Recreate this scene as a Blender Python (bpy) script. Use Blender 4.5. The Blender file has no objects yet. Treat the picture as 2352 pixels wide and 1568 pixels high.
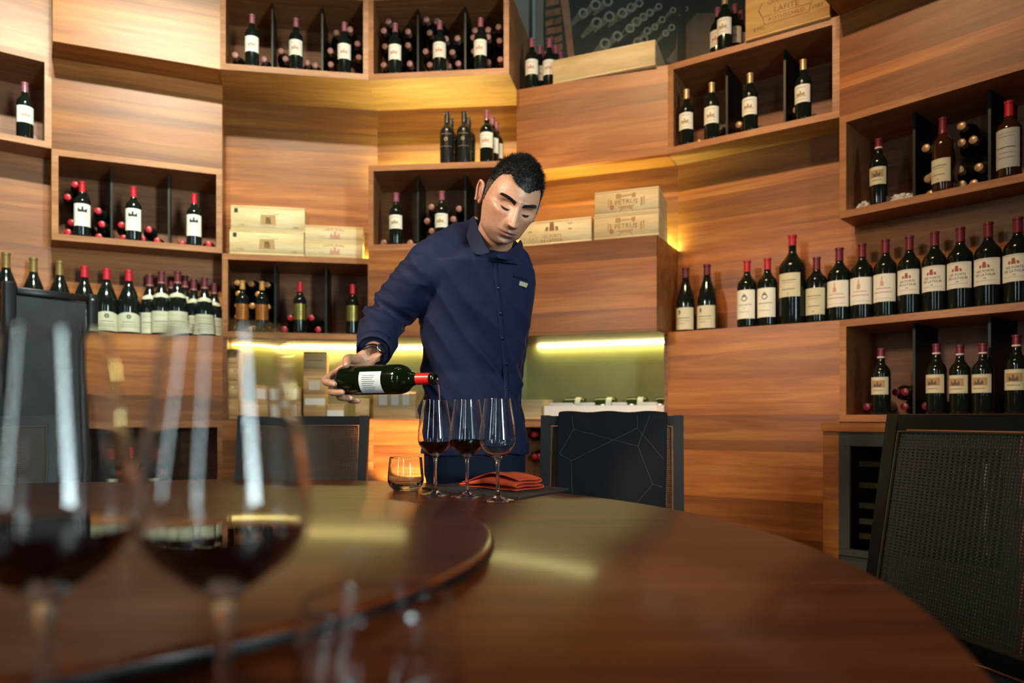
import bpy, bmesh, math, random
from mathutils import Vector, Matrix, noise
random.seed(7)
SC = bpy.context.scene
COL = SC.collection
PI = math.pi

# ------------------------------------------------------------------ camera, world, lights, exposure
EYE = 0.975          # lens height above the floor
FPX = 1660.0         # focal length in pixels of the 2352 px wide frame
HOR = 961.0          # row of the horizon
cam_data = bpy.data.cameras.new('camera')
cam = bpy.data.objects.new('camera', cam_data)
COL.objects.link(cam)
cam.location = (0, 0, EYE)
cam.rotation_euler = (PI / 2, 0, 0)
cam_data.sensor_width = 36.0
cam_data.lens = FPX * 36.0 / 2352.0
cam_data.shift_y = (HOR - 784.0) / 2352.0
cam_data.clip_start = 0.02
cam_data.dof.use_dof = True
cam_data.dof.focus_distance = 2.08
cam_data.dof.aperture_fstop = 2.3
SC.camera = cam

world = bpy.data.worlds.new('world')
SC.world = world
world.use_nodes = True
world.node_tree.nodes['Background'].inputs[0].default_value = (0.75, 0.86, 1.0, 1)
world.node_tree.nodes['Background'].inputs[1].default_value = 1.0

SC.view_settings.view_transform = 'Standard'
SC.view_settings.look = 'None'
SC.view_settings.exposure = 0.70
SC.view_settings.gamma = 1.0
SC.view_settings.use_curve_mapping = False
SC.cycles.max_bounces = 12
SC.cycles.transmission_bounces = 12
SC.cycles.glossy_bounces = 5
SC.cycles.diffuse_bounces = 4
SC.cycles.sample_clamp_indirect = 4.0
SC.cycles.blur_glossy = 0.6
SC.cycles.use_denoising = True


def aim(o, target):
    d = Vector(target) - o.location
    o.rotation_euler = d.to_track_quat('-Z', 'Y').to_euler()


def area(name, loc, target, sx, sy, power, color, spread=180):
    d = bpy.data.lights.new(name, 'AREA')
    d.shape = 'RECTANGLE'
    d.size, d.size_y = sx, sy
    d.energy = power
    d.color = color
    d.spread = math.radians(spread)
    o = bpy.data.objects.new(name, d)
    COL.objects.link(o)
    o.location = loc
    aim(o, target)
    return o


# daylight entering through the tall windows behind the camera
DAY = (0.74, 0.95, 0.98)
area('daylight_window_right', (2.07, -0.88, 1.9), (-2.1, 3.9, 2.3), 0.40, 1.9, 24, DAY, 80)
area('daylight_window_left', (-3.17, -1.09, 1.9), (-0.2, 2.2, 1.2), 0.26, 1.9, 11, DAY, 150)
area('daylight_window_middle', (-0.81, -2.24, 1.9), (-0.3, 3.5, 1.6), 0.20, 1.9, 8, DAY, 150)

# ------------------------------------------------------------------ basic builders
MATS = {}


def rgb(h):
    h = h.lstrip('#')
    out = []
    for i in (0, 2, 4):
        c = int(h[i:i + 2], 16) / 255.0
        out.append(c / 12.92 if c <= 0.04045 else ((c + 0.055) / 1.055) ** 2.4)
    return (out[0], out[1], out[2], 1.0)


def mat(name, color, rough=0.5, metal=0.0, coat=0.0, spec=0.5, trans=0.0, ior=1.45, emit=None, estr=0.0, sheen=0.0, noise_amt=0.0, noise_scale=20.0, bump=0.0):
    if name in MATS:
        return MATS[name]
    m = bpy.data.materials.new(name)
    m.use_nodes = True
    nt = m.node_tree
    b = nt.nodes['Principled BSDF']
    c = rgb(color) if isinstance(color, str) else color
    b.inputs['Base Color'].default_value = c
    b.inputs['Roughness'].default_value = rough
    b.inputs['Metallic'].default_value = metal
    b.inputs['Coat Weight'].default_value = coat
    b.inputs['Coat Roughness'].default_value = 0.1
    b.inputs['Specular IOR Level'].default_value = spec
    b.inputs['Transmission Weight'].default_value = trans
    b.inputs['IOR'].default_value = ior
    if sheen:
        b.inputs['Sheen Weight'].default_value = sheen
    if emit is not None:
        b.inputs['Emission Color'].default_value = rgb(emit) if isinstance(emit, str) else emit
        b.inputs['Emission Strength'].default_value = estr
    if noise_amt or bump:
        tc = nt.nodes.new('ShaderNodeTexCoord')
        nz = nt.nodes.new('ShaderNodeTexNoise')
        nz.inputs['Scale'].default_value = noise_scale
        nz.inputs['Detail'].default_value = 5
        nt.links.new(tc.outputs['Object'], nz.inputs['Vector'])
        if noise_amt:
            mx = nt.nodes.new('ShaderNodeMixRGB')
            mx.blend_type = 'MULTIPLY'
            mx.inputs[0].default_value = 1.0
            mx.inputs[1].default_value = c
            mr = nt.nodes.new('ShaderNodeMapRange')
            mr.inputs[1].default_value = 0.3
            mr.inputs[2].default_value = 0.7
            mr.inputs[3].default_value = 1 - noise_amt
            mr.inputs[4].default_value = 1 + noise_amt
            nt.links.new(nz.outputs['Fac'], mr.inputs[0])
            nt.links.new(mr.outputs[0], mx.inputs[2])
            nt.links.new(mx.outputs[0], b.inputs['Base Color'])
        if bump:
            bp = nt.nodes.new('ShaderNodeBump')
            bp.inputs['Strength'].default_value = bump
            bp.inputs['Distance'].default_value = 0.002
            nt.links.new(nz.outputs['Fac'], bp.inputs['Height'])
            nt.links.new(bp.outputs[0], b.inputs['Normal'])
    MATS[name] = m
    return m


def wood(name, dark, mid, light, rough=0.42, grain=(1.3, 14.0, 14.0), tone=0.22, spec=0.4, coat=0.0, fine=0.25, coatr=0.12):
    """boards with grain along local X; every board gets its own tone from its own random value"""
    if name in MATS:
        return MATS[name]
    m = bpy.data.materials.new(name)
    m.use_nodes = True
    nt = m.node_tree
    N, L = nt.nodes, nt.links
    b = N['Principled BSDF']
    tc = N.new('ShaderNodeTexCoord')
    oi = N.new('ShaderNodeObjectInfo')
    mul = N.new('ShaderNodeMath'); mul.operation = 'MULTIPLY'; mul.inputs[1].default_value = 37.0
    L.new(oi.outputs['Random'], mul.inputs[0])
    add = N.new('ShaderNodeVectorMath'); add.operation = 'ADD'
    L.new(tc.outputs['Object'], add.inputs[0])
    L.new(mul.outputs[0], add.inputs[1])
    mp = N.new('ShaderNodeMapping')
    mp.inputs['Scale'].default_value = grain
    L.new(add.outputs[0], mp.inputs[0])
    n1 = N.new('ShaderNodeTexNoise')
    n1.inputs['Scale'].default_value = 1.6
    n1.inputs['Detail'].default_value = 6
    n1.inputs['Distortion'].default_value = 0.7
    L.new(mp.outputs[0], n1.inputs['Vector'])
    mp2 = N.new('ShaderNodeMapping')
    mp2.inputs['Scale'].default_value = (grain[0] * 7, grain[1] * 18, grain[2] * 18)
    L.new(add.outputs[0], mp2.inputs[0])
    n2 = N.new('ShaderNodeTexNoise')
    n2.inputs['Scale'].default_value = 1.5
    n2.inputs['Detail'].default_value = 3
    L.new(mp2.outputs[0], n2.inputs['Vector'])
    cr = N.new('ShaderNodeValToRGB')
    e = cr.color_ramp.elements
    e[0].position, e[0].color = 0.28, rgb(dark)
    e[1].position, e[1].color = 0.72, rgb(light)
    x = cr.color_ramp.elements.new(0.5)
    x.color = rgb(mid)
    L.new(n1.outputs['Fac'], cr.inputs[0])
    mr = N.new('ShaderNodeMapRange')
    mr.inputs[1].default_value = 0.3; mr.inputs[2].default_value = 0.7
    mr.inputs[3].default_value = 1 - fine; mr.inputs[4].default_value = 1 + fine * 0.6
    L.new(n2.outputs['Fac'], mr.inputs[0])
    mx = N.new('ShaderNodeMixRGB'); mx.blend_type = 'MULTIPLY'; mx.inputs[0].default_value = 1
    L.new(cr.outputs[0], mx.inputs[1]); L.new(mr.outputs[0], mx.inputs[2])
    tr = N.new('ShaderNodeMapRange')
    tr.inputs[3].default_value = 1 - tone; tr.inputs[4].default_value = 1 + tone
    L.new(oi.outputs['Random'], tr.inputs[0])
    mx2 = N.new('ShaderNodeMixRGB'); mx2.blend_type = 'MULTIPLY'; mx2.inputs[0].default_value = 1
    L.new(mx.outputs[0], mx2.inputs[1]); L.new(tr.outputs[0], mx2.inputs[2])
    L.new(mx2.outputs[0], b.inputs['Base Color'])
    b.inputs['Roughness'].default_value = rough
    b.inputs['Specular IOR Level'].default_value = spec
    b.inputs['Coat Weight'].default_value = coat
    b.inputs['Coat Roughness'].default_value = coatr
    bp = N.new('ShaderNodeBump')
    bp.inputs['Strength'].default_value = 0.12
    bp.inputs['Distance'].default_value = 0.001
    L.new(n2.outputs['Fac'], bp.inputs['Height'])
    L.new(bp.outputs[0], b.inputs['Normal'])
    MATS[name] = m
    return m


def mesh(name, verts, faces, smooth=False):
    me = bpy.data.meshes.new(name)
    me.from_pydata([tuple(v) for v in verts], [], faces)
    if smooth:
        me.polygons.foreach_set('use_smooth', [True] * len(me.polygons))
    me.update()
    return me


def put(name, me, material, parent=None, loc=None, rot=None):
    o = bpy.data.objects.new(name, me)
    COL.objects.link(o)
    if material is not None and len(me.materials) == 0:
        me.materials.append(material)
    if parent is not None:
        o.parent = parent
    if loc is not None:
        o.location = loc
    if rot is not None:
        o.rotation_euler = rot
    return o


def empty(name, loc=(0, 0, 0), rz=0.0):
    o = bpy.data.objects.new(name, None)
    o.empty_display_size = 0.05
    COL.objects.link(o)
    o.location = loc
    o.rotation_euler = (0, 0, rz)
    return o


def tag(o, label, cat=None, group=None, kind=None):
    if label:
        o['label'] = label
    if cat:
        o['category'] = cat
    if group:
        o['group'] = group
    if kind:
        o['kind'] = kind
    return o


def copy_tree(o, parent=None):
    c = o.copy()
    COL.objects.link(c)
    if parent is not None:
        c.parent = parent
    for ch in list(o.children):
        copy_tree(ch, c)
    return c


BOXF = [(0, 3, 2, 1), (4, 5, 6, 7), (0, 1, 5, 4), (1, 2, 6, 5), (2, 3, 7, 6), (3, 0, 4, 7)]


def box_vf(x0, x1, y0, y1, z0, z1):
    return ([(x0, y0, z0), (x1, y0, z0), (x1, y1, z0), (x0, y1, z0), (x0, y0, z1), (x1, y0, z1), (x1, y1, z1), (x0, y1, z1)], list(BOXF))


def box(name, x0, x1, y0, y1, z0, z1, material, parent=None, bevel=0.0, seg=2, loc=None, rot=None):
    v, f = box_vf(x0, x1, y0, y1, z0, z1)
    me = mesh(name, v, f)
    if bevel:
        bm = bmesh.new(); bm.from_mesh(me)
        bmesh.ops.bevel(bm, geom=list(bm.edges), offset=bevel, segments=seg, affect='EDGES', profile=0.5)
        bm.to_mesh(me); bm.free()
        me.polygons.foreach_set('use_smooth', [True] * len(me.polygons))
        me.set_sharp_from_angle(angle=math.radians(50))
    return put(name, me, material, parent, loc, rot)


class MB:
    """collects pieces of one part into one mesh"""
    def __init__(s):
        s.v, s.f = [], []

    def add(s, v, f):
        n = len(s.v)
        s.v += [tuple(p) for p in v]
        s.f += [tuple(i + n for i in q) for q in f]
        return s

    def box(s, *a):
        return s.add(*box_vf(*a))

    def build(s, name, material, parent=None, smooth=False, loc=None, rot=None):
        return put(name, mesh(name, s.v, s.f, smooth), material, parent, loc, rot)


def lathe_vf(prof, n=28, cap0=False, cap1=False, a0=0.0, a1=2 * PI):
    full = abs(a1 - a0 - 2 * PI) < 1e-6
    m = n if full else n + 1
    v, f = [], []
    for r, z in prof:
        for i in range(m):
            a = a0 + (a1 - a0) * i / n
            v.append((r * math.cos(a), r * math.sin(a), z))
    for j in range(len(prof) - 1):
        for i in range(n):
            i2 = (i + 1) % m
            f.append((j * m + i, j * m + i2, (j + 1) * m + i2, (j + 1) * m + i))
    if cap0:
        f.append(tuple(range(m - 1, -1, -1)))
    if cap1:
        f.append(tuple(range((len(prof) - 1) * m, len(prof) * m)))
    return v, f


def lathe(name, prof, material, parent=None, n=28, cap0=False, cap1=False, sharp=40):
    v, f = lathe_vf(prof, n, cap0, cap1)
    me = mesh(name, v, f, True)
    me.set_sharp_from_angle(angle=math.radians(sharp))
    return put(name, me, material, parent)


def tube_vf(pts, radii, n=10, caps=True, squash=None, ref=None):
    pts = [Vector(p) for p in pts]
    if not hasattr(radii, '__len__'):
        radii = [radii] * len(pts)
    v, f = [], []
    up = Vector(ref) if ref is not None else None
    for i, p in enumerate(pts):
        t = (pts[min(i + 1, len(pts) - 1)] - pts[max(i - 1, 0)]).normalized()
        if up is None:
            up = Vector((0, 0, 1)) if abs(t.z) < 0.9 else Vector((1, 0, 0))
        s = t.cross(up).normalized()
        u = s.cross(t).normalized()
        if ref is None:
            up = u
        r = radii[i]
        ra, rb = (r if hasattr(r, '__len__') else (r, r))
        for k in range(n):
            a = 2 * PI * k / n
            v.append(p + s * (ra * math.cos(a)) + u * (rb * math.sin(a)))
    for i in range(len(pts) - 1):
        for k in range(n):
            k2 = (k + 1) % n
            f.append((i * n + k, i * n + k2, (i + 1) * n + k2, (i + 1) * n + k))
    if caps:
        f.append(tuple(range(n - 1, -1, -1)))
        f.append(tuple(range((len(pts) - 1) * n, len(pts) * n)))
    return v, f


def catmull(pts, sub=6):
    P = [Vector(p) for p in pts]
    P = [P[0] * 2 - P[1]] + P + [P[-1] * 2 - P[-2]]
    out = []
    for i in range(1, len(P) - 2):
        a, b, c, d = P[i - 1], P[i], P[i + 1], P[i + 2]
        for k in range(sub):
            t = k / sub
            out.append(0.5 * ((2 * b) + (c - a) * t + (2 * a - 5 * b + 4 * c - d) * t * t + (3 * b - a - 3 * c + d) * t ** 3))
    out.append(P[-2])
    return out


_TXT = {}


def text_vf(s, size, align='CENTER'):
    """flat lettering: (vertices in the x-z plane, faces); centred at the origin"""
    key = s
    if key not in _TXT:
        cu = bpy.data.curves.new('t', 'FONT')
        cu.body = s
        cu.align_x = 'CENTER'
        cu.align_y = 'CENTER'
        cu.resolution_u = 2
        ob = bpy.data.objects.new('t', cu)
        COL.objects.link(ob)
        bpy.context.view_layer.update()
        me = bpy.data.meshes.new_from_object(ob)
        _TXT[key] = ([(v.co.x, v.co.y) for v in me.vertices], [tuple(p.vertices) for p in me.polygons])
        bpy.data.objects.remove(ob)
        bpy.data.meshes.remove(me)
    v, f = _TXT[key]
    return [(x * size, 0.0, y * size) for x, y in v], f


def arc_text(s, size, radius):
    """lettering bent over a circle of the given radius (arched upwards)"""
    v, f = text_vf(s, size)
    out = []
    for x, y, z in v:
        a = x / radius
        r = radius + z
        out.append((r * math.sin(a), 0.0, r * math.cos(a) - radius))
    return out, f


def flat_poly(pts):
    return [(x, 0.0, z) for x, z in pts], [tuple(range(len(pts)))]


def flat_bar(x0, x1, z, t, n=1):
    v, f = [], []
    for i in range(n + 1):
        x = x0 + (x1 - x0) * i / n
        v += [(x, 0, z - t / 2), (x, 0, z + t / 2)]
    for i in range(n):
        f.append((2 * i, 2 * i + 2, 2 * i + 3, 2 * i + 1))
    return v, f


def flat_ring(cx, cz, r0, r1, n=24):
    v, f = [], []
    for i in range(n):
        a = 2 * PI * i / n
        v += [(cx + r0 * math.cos(a), 0, cz + r0 * math.sin(a)), (cx + r1 * math.cos(a), 0, cz + r1 * math.sin(a))]
    for i in range(n):
        j = (i + 1) % n
        f.append((2 * i, 2 * j, 2 * j + 1, 2 * i + 1))
    return v, f


def shift(vf, dx=0, dz=0):
    return [(x + dx, y, z + dz) for x, y, z in vf[0]], vf[1]


# ------------------------------------------------------------------ materials
M_WALL = wood('wall_wood', '#7c451d', '#965826', '#ad6f36', rough=0.40, tone=0.36, grain=(0.8, 11, 11), fine=.18)
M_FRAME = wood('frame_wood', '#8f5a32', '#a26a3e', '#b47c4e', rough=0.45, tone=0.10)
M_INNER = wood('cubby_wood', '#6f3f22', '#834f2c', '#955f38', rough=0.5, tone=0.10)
M_CRATE = wood('pine_crate', '#c9ab78', '#d9bf8e', '#e6d2a6', rough=0.6, tone=0.06, grain=(1.2, 9, 9), fine=0.1)
M_CRATE2 = wood('pine_crate_aged', '#b08a5b', '#c29c6a', '#d2b07e', rough=0.6, tone=0.10, grain=(1.2, 9, 9), fine=0.12)
M_TABLE = wood('table_veneer', '#4c1d0b', '#61290f', '#733516', rough=0.38, tone=0.0, grain=(0.9, 14, 14), coat=0.30, fine=0.2, spec=0.12, coatr=0.16)
M_FLOOR = wood('floor_boards', '#2a1a12', '#382318', '#45301f', rough=0.35, tone=0.12, grain=(1.2, 10, 10))
M_BLACK = mat('black_steel', '#15140f', rough=0.45, spec=0.4)
M_PLASTER = mat('niche_plaster', '#8c8a58', rough=0.75, noise_amt=0.14, noise_scale=4.0)
M_CREAM = mat('cream_plaster', '#6d6254', rough=0.8, noise_amt=0.05, noise_scale=3)
M_GREY = mat('grey_plaster', '#8b8577', rough=0.8, noise_amt=0.08, noise_scale=3)
M_CEIL = mat('dark_ceiling', '#3a3027', rough=0.8)
M_GLASSB = mat('dark_bottle_glass', (0.006, 0.009, 0.007, 1), rough=0.09, spec=0.5)
M_GLASSG = mat('black_bottle_glass', (0.012, 0.012, 0.012, 1), rough=0.25, spec=0.5)
M_AMBER = mat('brown_bottle_glass', (0.035, 0.012, 0.005, 1), rough=0.08, spec=0.5)
M_PAPER = mat('label_paper', '#e6e2d3', rough=0.6)
M_PAPERO = mat('label_paper_old', '#cfc7a6', rough=0.65)
M_PAPERG = mat('label_paper_grey', '#c3bfa2', rough=0.65)
M_PAPERS = mat('label_paper_silver', '#b9b9b2', rough=0.35)
M_GOLDL = mat('label_gold', '#8f7f3d', rough=0.3, metal=0.6)
M_COPPER = mat('label_copper', '#a5622a', rough=0.35, metal=0.4)
M_INK = mat('ink_grey', '#5a554b', rough=0.7)
M_INKD = mat('ink_dark', '#2b2721', rough=0.7)
M_INKG = mat('ink_gold', '#a08a5a', rough=0.5)
M_INKR = mat('ink_red', '#a0503a', rough=0.6)
M_INKP = mat('ink_salmon', '#c78d78', rough=0.6)
M_BURN = mat('branded_brown', '#8a6038', rough=0.7)
M_BURNL = mat('branded_light', '#b08c5c', rough=0.7)
M_CAPR = mat('capsule_red', '#b3202c', rough=0.32, spec=0.5)
M_CAPW = mat('capsule_wine', '#6d1c2b', rough=0.32, spec=0.5)
M_CAPP = mat('capsule_plum', '#8e4f5d', rough=0.3, spec=0.5)
M_CAPB = mat('capsule_brass', '#8c7544', rough=0.35, metal=0.5)
M_CAPO = mat('capsule_ochre', '#c08a4c', rough=0.35, metal=0.2)
M_CAPK = mat('capsule_black', '#2a2622', rough=0.35)
M_CAPT = mat('capsule_bronze', '#b4946e', rough=0.3, metal=0.3)
M_CAPM = mat('capsule_maroon', '#5c2028', rough=0.4)
M_CAPPINK = mat('capsule_pale', '#95695f', rough=0.4)
M_LED = mat('led_warm', '#fff0a8', rough=0.5, emit=(1.0, 0.82, 0.30, 1), estr=38.0)
M_LEDS = mat('led_soft', '#fff0a8', rough=0.5, emit=(0.74, 1.0, 0.40, 1), estr=230.0)
M_LEDG = mat('led_green', '#fff4b0', rough=0.5, emit=(1.0, 0.92, 0.40, 1), estr=33.0)

# ------------------------------------------------------------------ the curved wall: seven facets, vertices as surveyed
RC = Vector((-0.639, 1.150))           # centre of the round room
STEP = 0.203                           # one step of projection towards the room
VX = [(-2.544, 3.984), (-1.723, 4.325), (-0.832, 4.475), (0.070, 4.390), (0.936, 4.073), (1.690, 3.565)]
a0 = math.radians(36.2)
VX.insert(0, (VX[0][0] - 0.90 * math.cos(a0), VX[0][1] - 0.90 * math.sin(a0)))
a1 = math.radians(-48.0)
VX.append((VX[-1][0] + 0.91 * math.cos(a1), VX[-1][1] + 0.91 * math.sin(a1)))
VX = [Vector(v) for v in VX]
A, B, C, D, E, F, G = range(7)
SIDE = ['outer_left', 'left', 'centre_left', 'centre', 'centre_right', 'right', 'outer_right']
ZB = [EYE + 1.905 - (i - 1) * 0.48 for i in range(8)]   # shelf heights, 0 = top
ZB[7] = 0.0


def P(k, l):
    return VX[k] + (RC - VX[k]).normalized() * (l * STEP)


class Facet:
    def __init__(s, k):
        s.k = k
        s.o = VX[k].copy()
        d = VX[k + 1] - VX[k]
        s.a = math.atan2(d.y, d.x)
        s.w = d.length

    def loc(s, p):
        d = p - s.o
        c, n = math.cos(s.a), math.sin(s.a)
        return Vector((d.x * c + d.y * n, -d.x * n + d.y * c))

    def pt(s, u, l):
        return s.loc(P(s.k, l).lerp(P(s.k + 1, l), u))

    def world(s, u, l, z=0.0):
        p = P(s.k, l).lerp(P(s.k + 1, l), u)
        return Vector((p.x, p.y, z))

    def wedge(s, l0, l1, z0, z1, u0=0.0, u1=1.0):
        """prism between projection l0 (front) and l1 (back)"""
        q = [s.pt(u0, l0), s.pt(u1, l0), s.pt(u1, l1), s.pt(u0, l1)]
        v = [(p.x, p.y, z0) for p in q] + [(p.x, p.y, z1) for p in q]
        return v, list(BOXF)

    def root(s, name):
        return empty(name, (s.o.x, s.o.y, 0), s.a)

    def at_px(s, px, l):
        """point of the front line at projection l seen at image column px"""
        a, b = P(s.k, l), P(s.k + 1, l)
        t = (px - 1176.0) / FPX
        d = b - a
        u = (t * a.y - a.x) / (d.x - t * d.y)
        return a.lerp(b, u), u


FA = [Facet(k) for k in range(7)]
PLACE = {}


def planks(fc, l, z0, z1, parent, seed, material=None):
    r = random.Random(seed)
    z = z0
    zs = [z0]
    while z < z1 - 0.15:
        z += r.choice([0.055, 0.075, 0.09, 0.11, 0.13])
        zs.append(z)
    if z1 - zs[-1] < 0.04 and len(zs) > 1:
        zs.pop()
    zs.append(z1)
    for i in range(len(zs) - 1):
        j = r.uniform(-0.003, 0.003)
        v, f = fc.wedge(l + j, l - 0.11, zs[i] + 0.0001, zs[i + 1] - 0.0001)
        zc = (zs[i] + zs[i + 1]) / 2
        v = [(a, b, c - zc) for a, b, c in v]
        put('plank', mesh('plank', v, f), material or M_WALL, parent, (0, 0, zc))


def panel_box(k, row, l, label, rows=1, back=-0.02):
    fc = FA[k]
    o = fc.root('wall_box')
    z0, z1 = ZB[row + rows - 1], ZB[row - 1]
    planks(fc, l, z0, z1, o, k * 31 + row * 7)
    v, f = fc.wedge(l - 0.105, back, z0 + 0.001, z1 - 0.001, 0.001, 0.999)
    put('carcass', mesh('carcass', v, f), M_WALL, o)
    # end caps so the side reads as one board with the front
    for u0, u1 in ((0.0, 0.012), (0.988, 1.0)):
        v, f = fc.wedge(l - 0.11, back, z0, z1, u0, u1)
        put('end_board', mesh('end_board', v, f), M_WALL, o)
    tag(o, label, 'wall box', 'closed wooden boxes of the curved wall')
    return o


def cubby(k, row, l, label, dividers=2, depth=0.41):
    fc = FA[k]
    o = fc.root('display_cubby')
    z0, z1 = ZB[row], ZB[row - 1]
    lb = l - depth / STEP
    t = 0.033
    ut = t / (fc.w)
    def bd(name, l0, l1, a, b, u0, u1, m):
        v, f = fc.wedge(l0, l1, a, b, u0, u1)
        return put(name, mesh(name, v, f), m, o)
    bd('bottom_board', l, lb, z0, z0 + t, 0, 1, M_FRAME)
    bd('top_board', l, lb, z1 - t, z1, 0, 1, M_FRAME)
    bd('side_board', l, lb, z0 + t, z1 - t, 0, ut, M_FRAME)
    bd('side_board', l, lb, z0 + t, z1 - t, 1 - ut, 1, M_FRAME)
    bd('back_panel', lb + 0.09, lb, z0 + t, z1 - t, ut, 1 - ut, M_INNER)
    for i in range(dividers):
        u = (i + 1) / (dividers + 1)
        bd('divider', l - 0.55, lb + 0.09, z0 + t, z1 - t, u - 0.006, u + 0.006, M_BLACK)
    tag(o, label, 'cubby', 'open wooden display cubbies of the curved wall')
    return o


def wall_rows(k, rows, l=0.0):
    fc = FA[k]
    o = fc.root('wall_' + SIDE[k])
    tag(o, 'recessed boards of the curved wooden wall', None, None, 'structure')
    for r in rows:
        planks(fc, l, ZB[r], ZB[r - 1], o, 900 + k * 13 + r)
    return o


# closed boxes
panel_box(A, 1, 1, 'wooden wall box above the cubby at the far left edge')
panel_box(A, 5, 1, 'low wooden wall box behind the black cabinet at the far left', 3)
panel_box(B, 1, 2, 'pale sunlit wooden wall box at the top left')
panel_box(B, 2, 1, 'pale wooden wall box directly above the left cubby of red-capped bottles')
panel_box(B, 5, 1, 'wooden wall box carrying the burgundy bottles on the left')
panel_box(B, 7, 1, 'low wooden wall box under the dark cubby behind the table')
panel_box(C, 6, 1, 'low wooden wall box behind the chair left of the man', 2)
panel_box(D, 4, 2, 'wooden wall box behind the right arm of the man')
panel_box(D, 6, 1, 'low wooden wall box with a warm light pool behind the man', 2)
panel_box(E, 2, 1, 'wooden wall box under the cellar mural right of the man')
panel_box(E, 4, 2, 'deep wooden wall box carrying pale crates right of the man')
panel_box(E, 7, 1, 'lowest wooden wall box behind the draped chair')
panel_box(F, 5, 1, 'tall wooden wall box below the two sloping burgundy bottles', 3)
panel_box(G, 1, 2, 'dark wooden wall box overhanging at the top right corner')
panel_box(G, 2, 1, 'wooden wall box at upper right above the far right cubby')
# open cubbies
cubby(A, 2, 1, 'open cubby with one bottle at the far left edge')
cubby(B, 3, 1, 'open cubby with red-capped bottles on the left wall')
cubby(B, 6, 1, 'dark low cubby behind the foreground glasses')
cubby(C, 1, 2, 'top cubby with three standing bottles, left of the wall corner')
TOPD = cubby(D, 1, 2, 'top cubby full of lying bottles above the man')
cubby(C, 4, 1, 'cubby with gold-labelled bottles under pale crates')
cubby(D, 3, 2, 'cubby right beside the head of the man')
cubby(E, 6, 1, 'dark low cubby between the man and the draped chair', 1)
cubby(F, 2, 1, 'upper right cubby with four white-labelled bottles')
cubby(G, 3, 1, 'upper cubby at the far right edge')
cubby(G, 5, 1, 'lower cubby above the wine cooler at far right')
# recessed boards
wall_rows(A, (3, 4))
wall_rows(B, (4,))
wall_rows(C, (2, 3))
wall_rows(D, (2,))
wall_rows(E, (3,))
wall_rows(F, (3, 4))
wall_rows(G, (4,))

# lit niche running behind three facets
niche = empty('wall_niche')
tag(niche, 'plastered niche with light strip behind the man', None, None, 'structure')
for k in (C, D, E):
    fc = FA[k]
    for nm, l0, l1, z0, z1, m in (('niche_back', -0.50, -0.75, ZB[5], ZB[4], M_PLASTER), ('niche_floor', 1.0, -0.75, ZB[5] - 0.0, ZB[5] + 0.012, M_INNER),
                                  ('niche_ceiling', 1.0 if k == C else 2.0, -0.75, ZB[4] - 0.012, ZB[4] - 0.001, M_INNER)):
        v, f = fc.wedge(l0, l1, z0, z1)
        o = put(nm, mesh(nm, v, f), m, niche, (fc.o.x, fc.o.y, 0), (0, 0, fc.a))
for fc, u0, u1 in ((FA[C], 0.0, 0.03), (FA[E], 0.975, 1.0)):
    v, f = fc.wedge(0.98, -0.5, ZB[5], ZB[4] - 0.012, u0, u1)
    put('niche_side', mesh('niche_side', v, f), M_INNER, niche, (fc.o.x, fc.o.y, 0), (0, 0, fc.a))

# light strips: a slim channel with a glowing diffuser
def led(k, l, z, u0, u1, m, label, up=False):
    fc = FA[k]
    o = fc.root('led_strip')
    v, f = fc.wedge(l, l - 0.05, z, z + 0.010, u0, u1)
    put('diffuser', mesh('diffuser', v, f), m, o)
    dz = -0.003 if up else 0.010
    v, f = fc.wedge(l + 0.012, l - 0.062, z + dz, z + dz + 0.003, u0, u1)
    put('channel', mesh('channel', v, f), M_BLACK, o)
    tag(o, label, 'light strip', 'warm light strips in the wall')
    return o


led(C, -0.38, ZB[4] - 0.026, 0.05, 1.0, M_LED, 'glowing light strip above the stacked cases left of the man')
led(D, -0.38, ZB[4] - 0.026, 0.0, 0.35, M_LED, 'short glowing light strip between arm and torso of the man')
led(E, -0.38, ZB[4] - 0.026, 0.08, 0.975, M_LEDG, 'glowing light strip over the green niche right of the man')
led(D, 0.30, ZB[2] + 0.005, 0.04, 0.96, M_LEDS, 'hidden light strip on the ledge above the man', True)
led(E, 0.20, ZB[3] + 0.005, 0.04, 0.97, M_LEDS, 'hidden light strip behind the pale crates on the right', True)
led(C, 0.12, ZB[3] + 0.005, 0.55, 0.98, M_LEDS, 'hidden light strip behind the pale crates on the left', True)

# upper wall behind the top ledges with the cellar mural
CEIL = 3.95
uw = empty('wall_upper')
tag(uw, 'plastered wall above the wooden boxes', None, None, 'structure')
for k in range(7):
    fc = FA[k]
    z0 = ZB[1] if k in (E, F) else ZB[0]
    v, f = fc.wedge(-1.02, -1.4, z0 - 0.02, CEIL)
    put('plaster_panel', mesh('plaster_panel', v, f), M_GREY, uw, (fc.o.x, fc.o.y, 0), (0, 0, fc.a))
for k in (E, F):   # tops of the boxes reach back to this wall
    fc = FA[k]
    v, f = fc.wedge(0.99, -1.02, ZB[1] - 0.02, ZB[1] - 0.0005, 0.0, 1.0)
    put('ledge_board', mesh('ledge_board', v, f), M_WALL, uw, (fc.o.x, fc.o.y, 0), (0, 0, fc.a))
# added outer shell, unseen, stops light leaking between the boxes
sh = empty('wall_shell')
tag(sh, 'added shell behind the wooden wall that blocks stray light', None, None, 'structure')
for k in range(7):
    fc = FA[k]
    v, f = fc.wedge(-1.45, -1.7, -0.05, CEIL + 0.05)
    put('light_shield', mesh('light_shield', v, f), M_CREAM, sh, (fc.o.x, fc.o.y, 0), (0, 0, fc.a))
# D box side reaches the upper wall
fc = FA[D]
v, f = fc.wedge(0.0, -1.0, ZB[1], ZB[0], 0.97, 1.0)
put('side_board', mesh('side_board', v, f), M_FRAME, TOPD)

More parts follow.
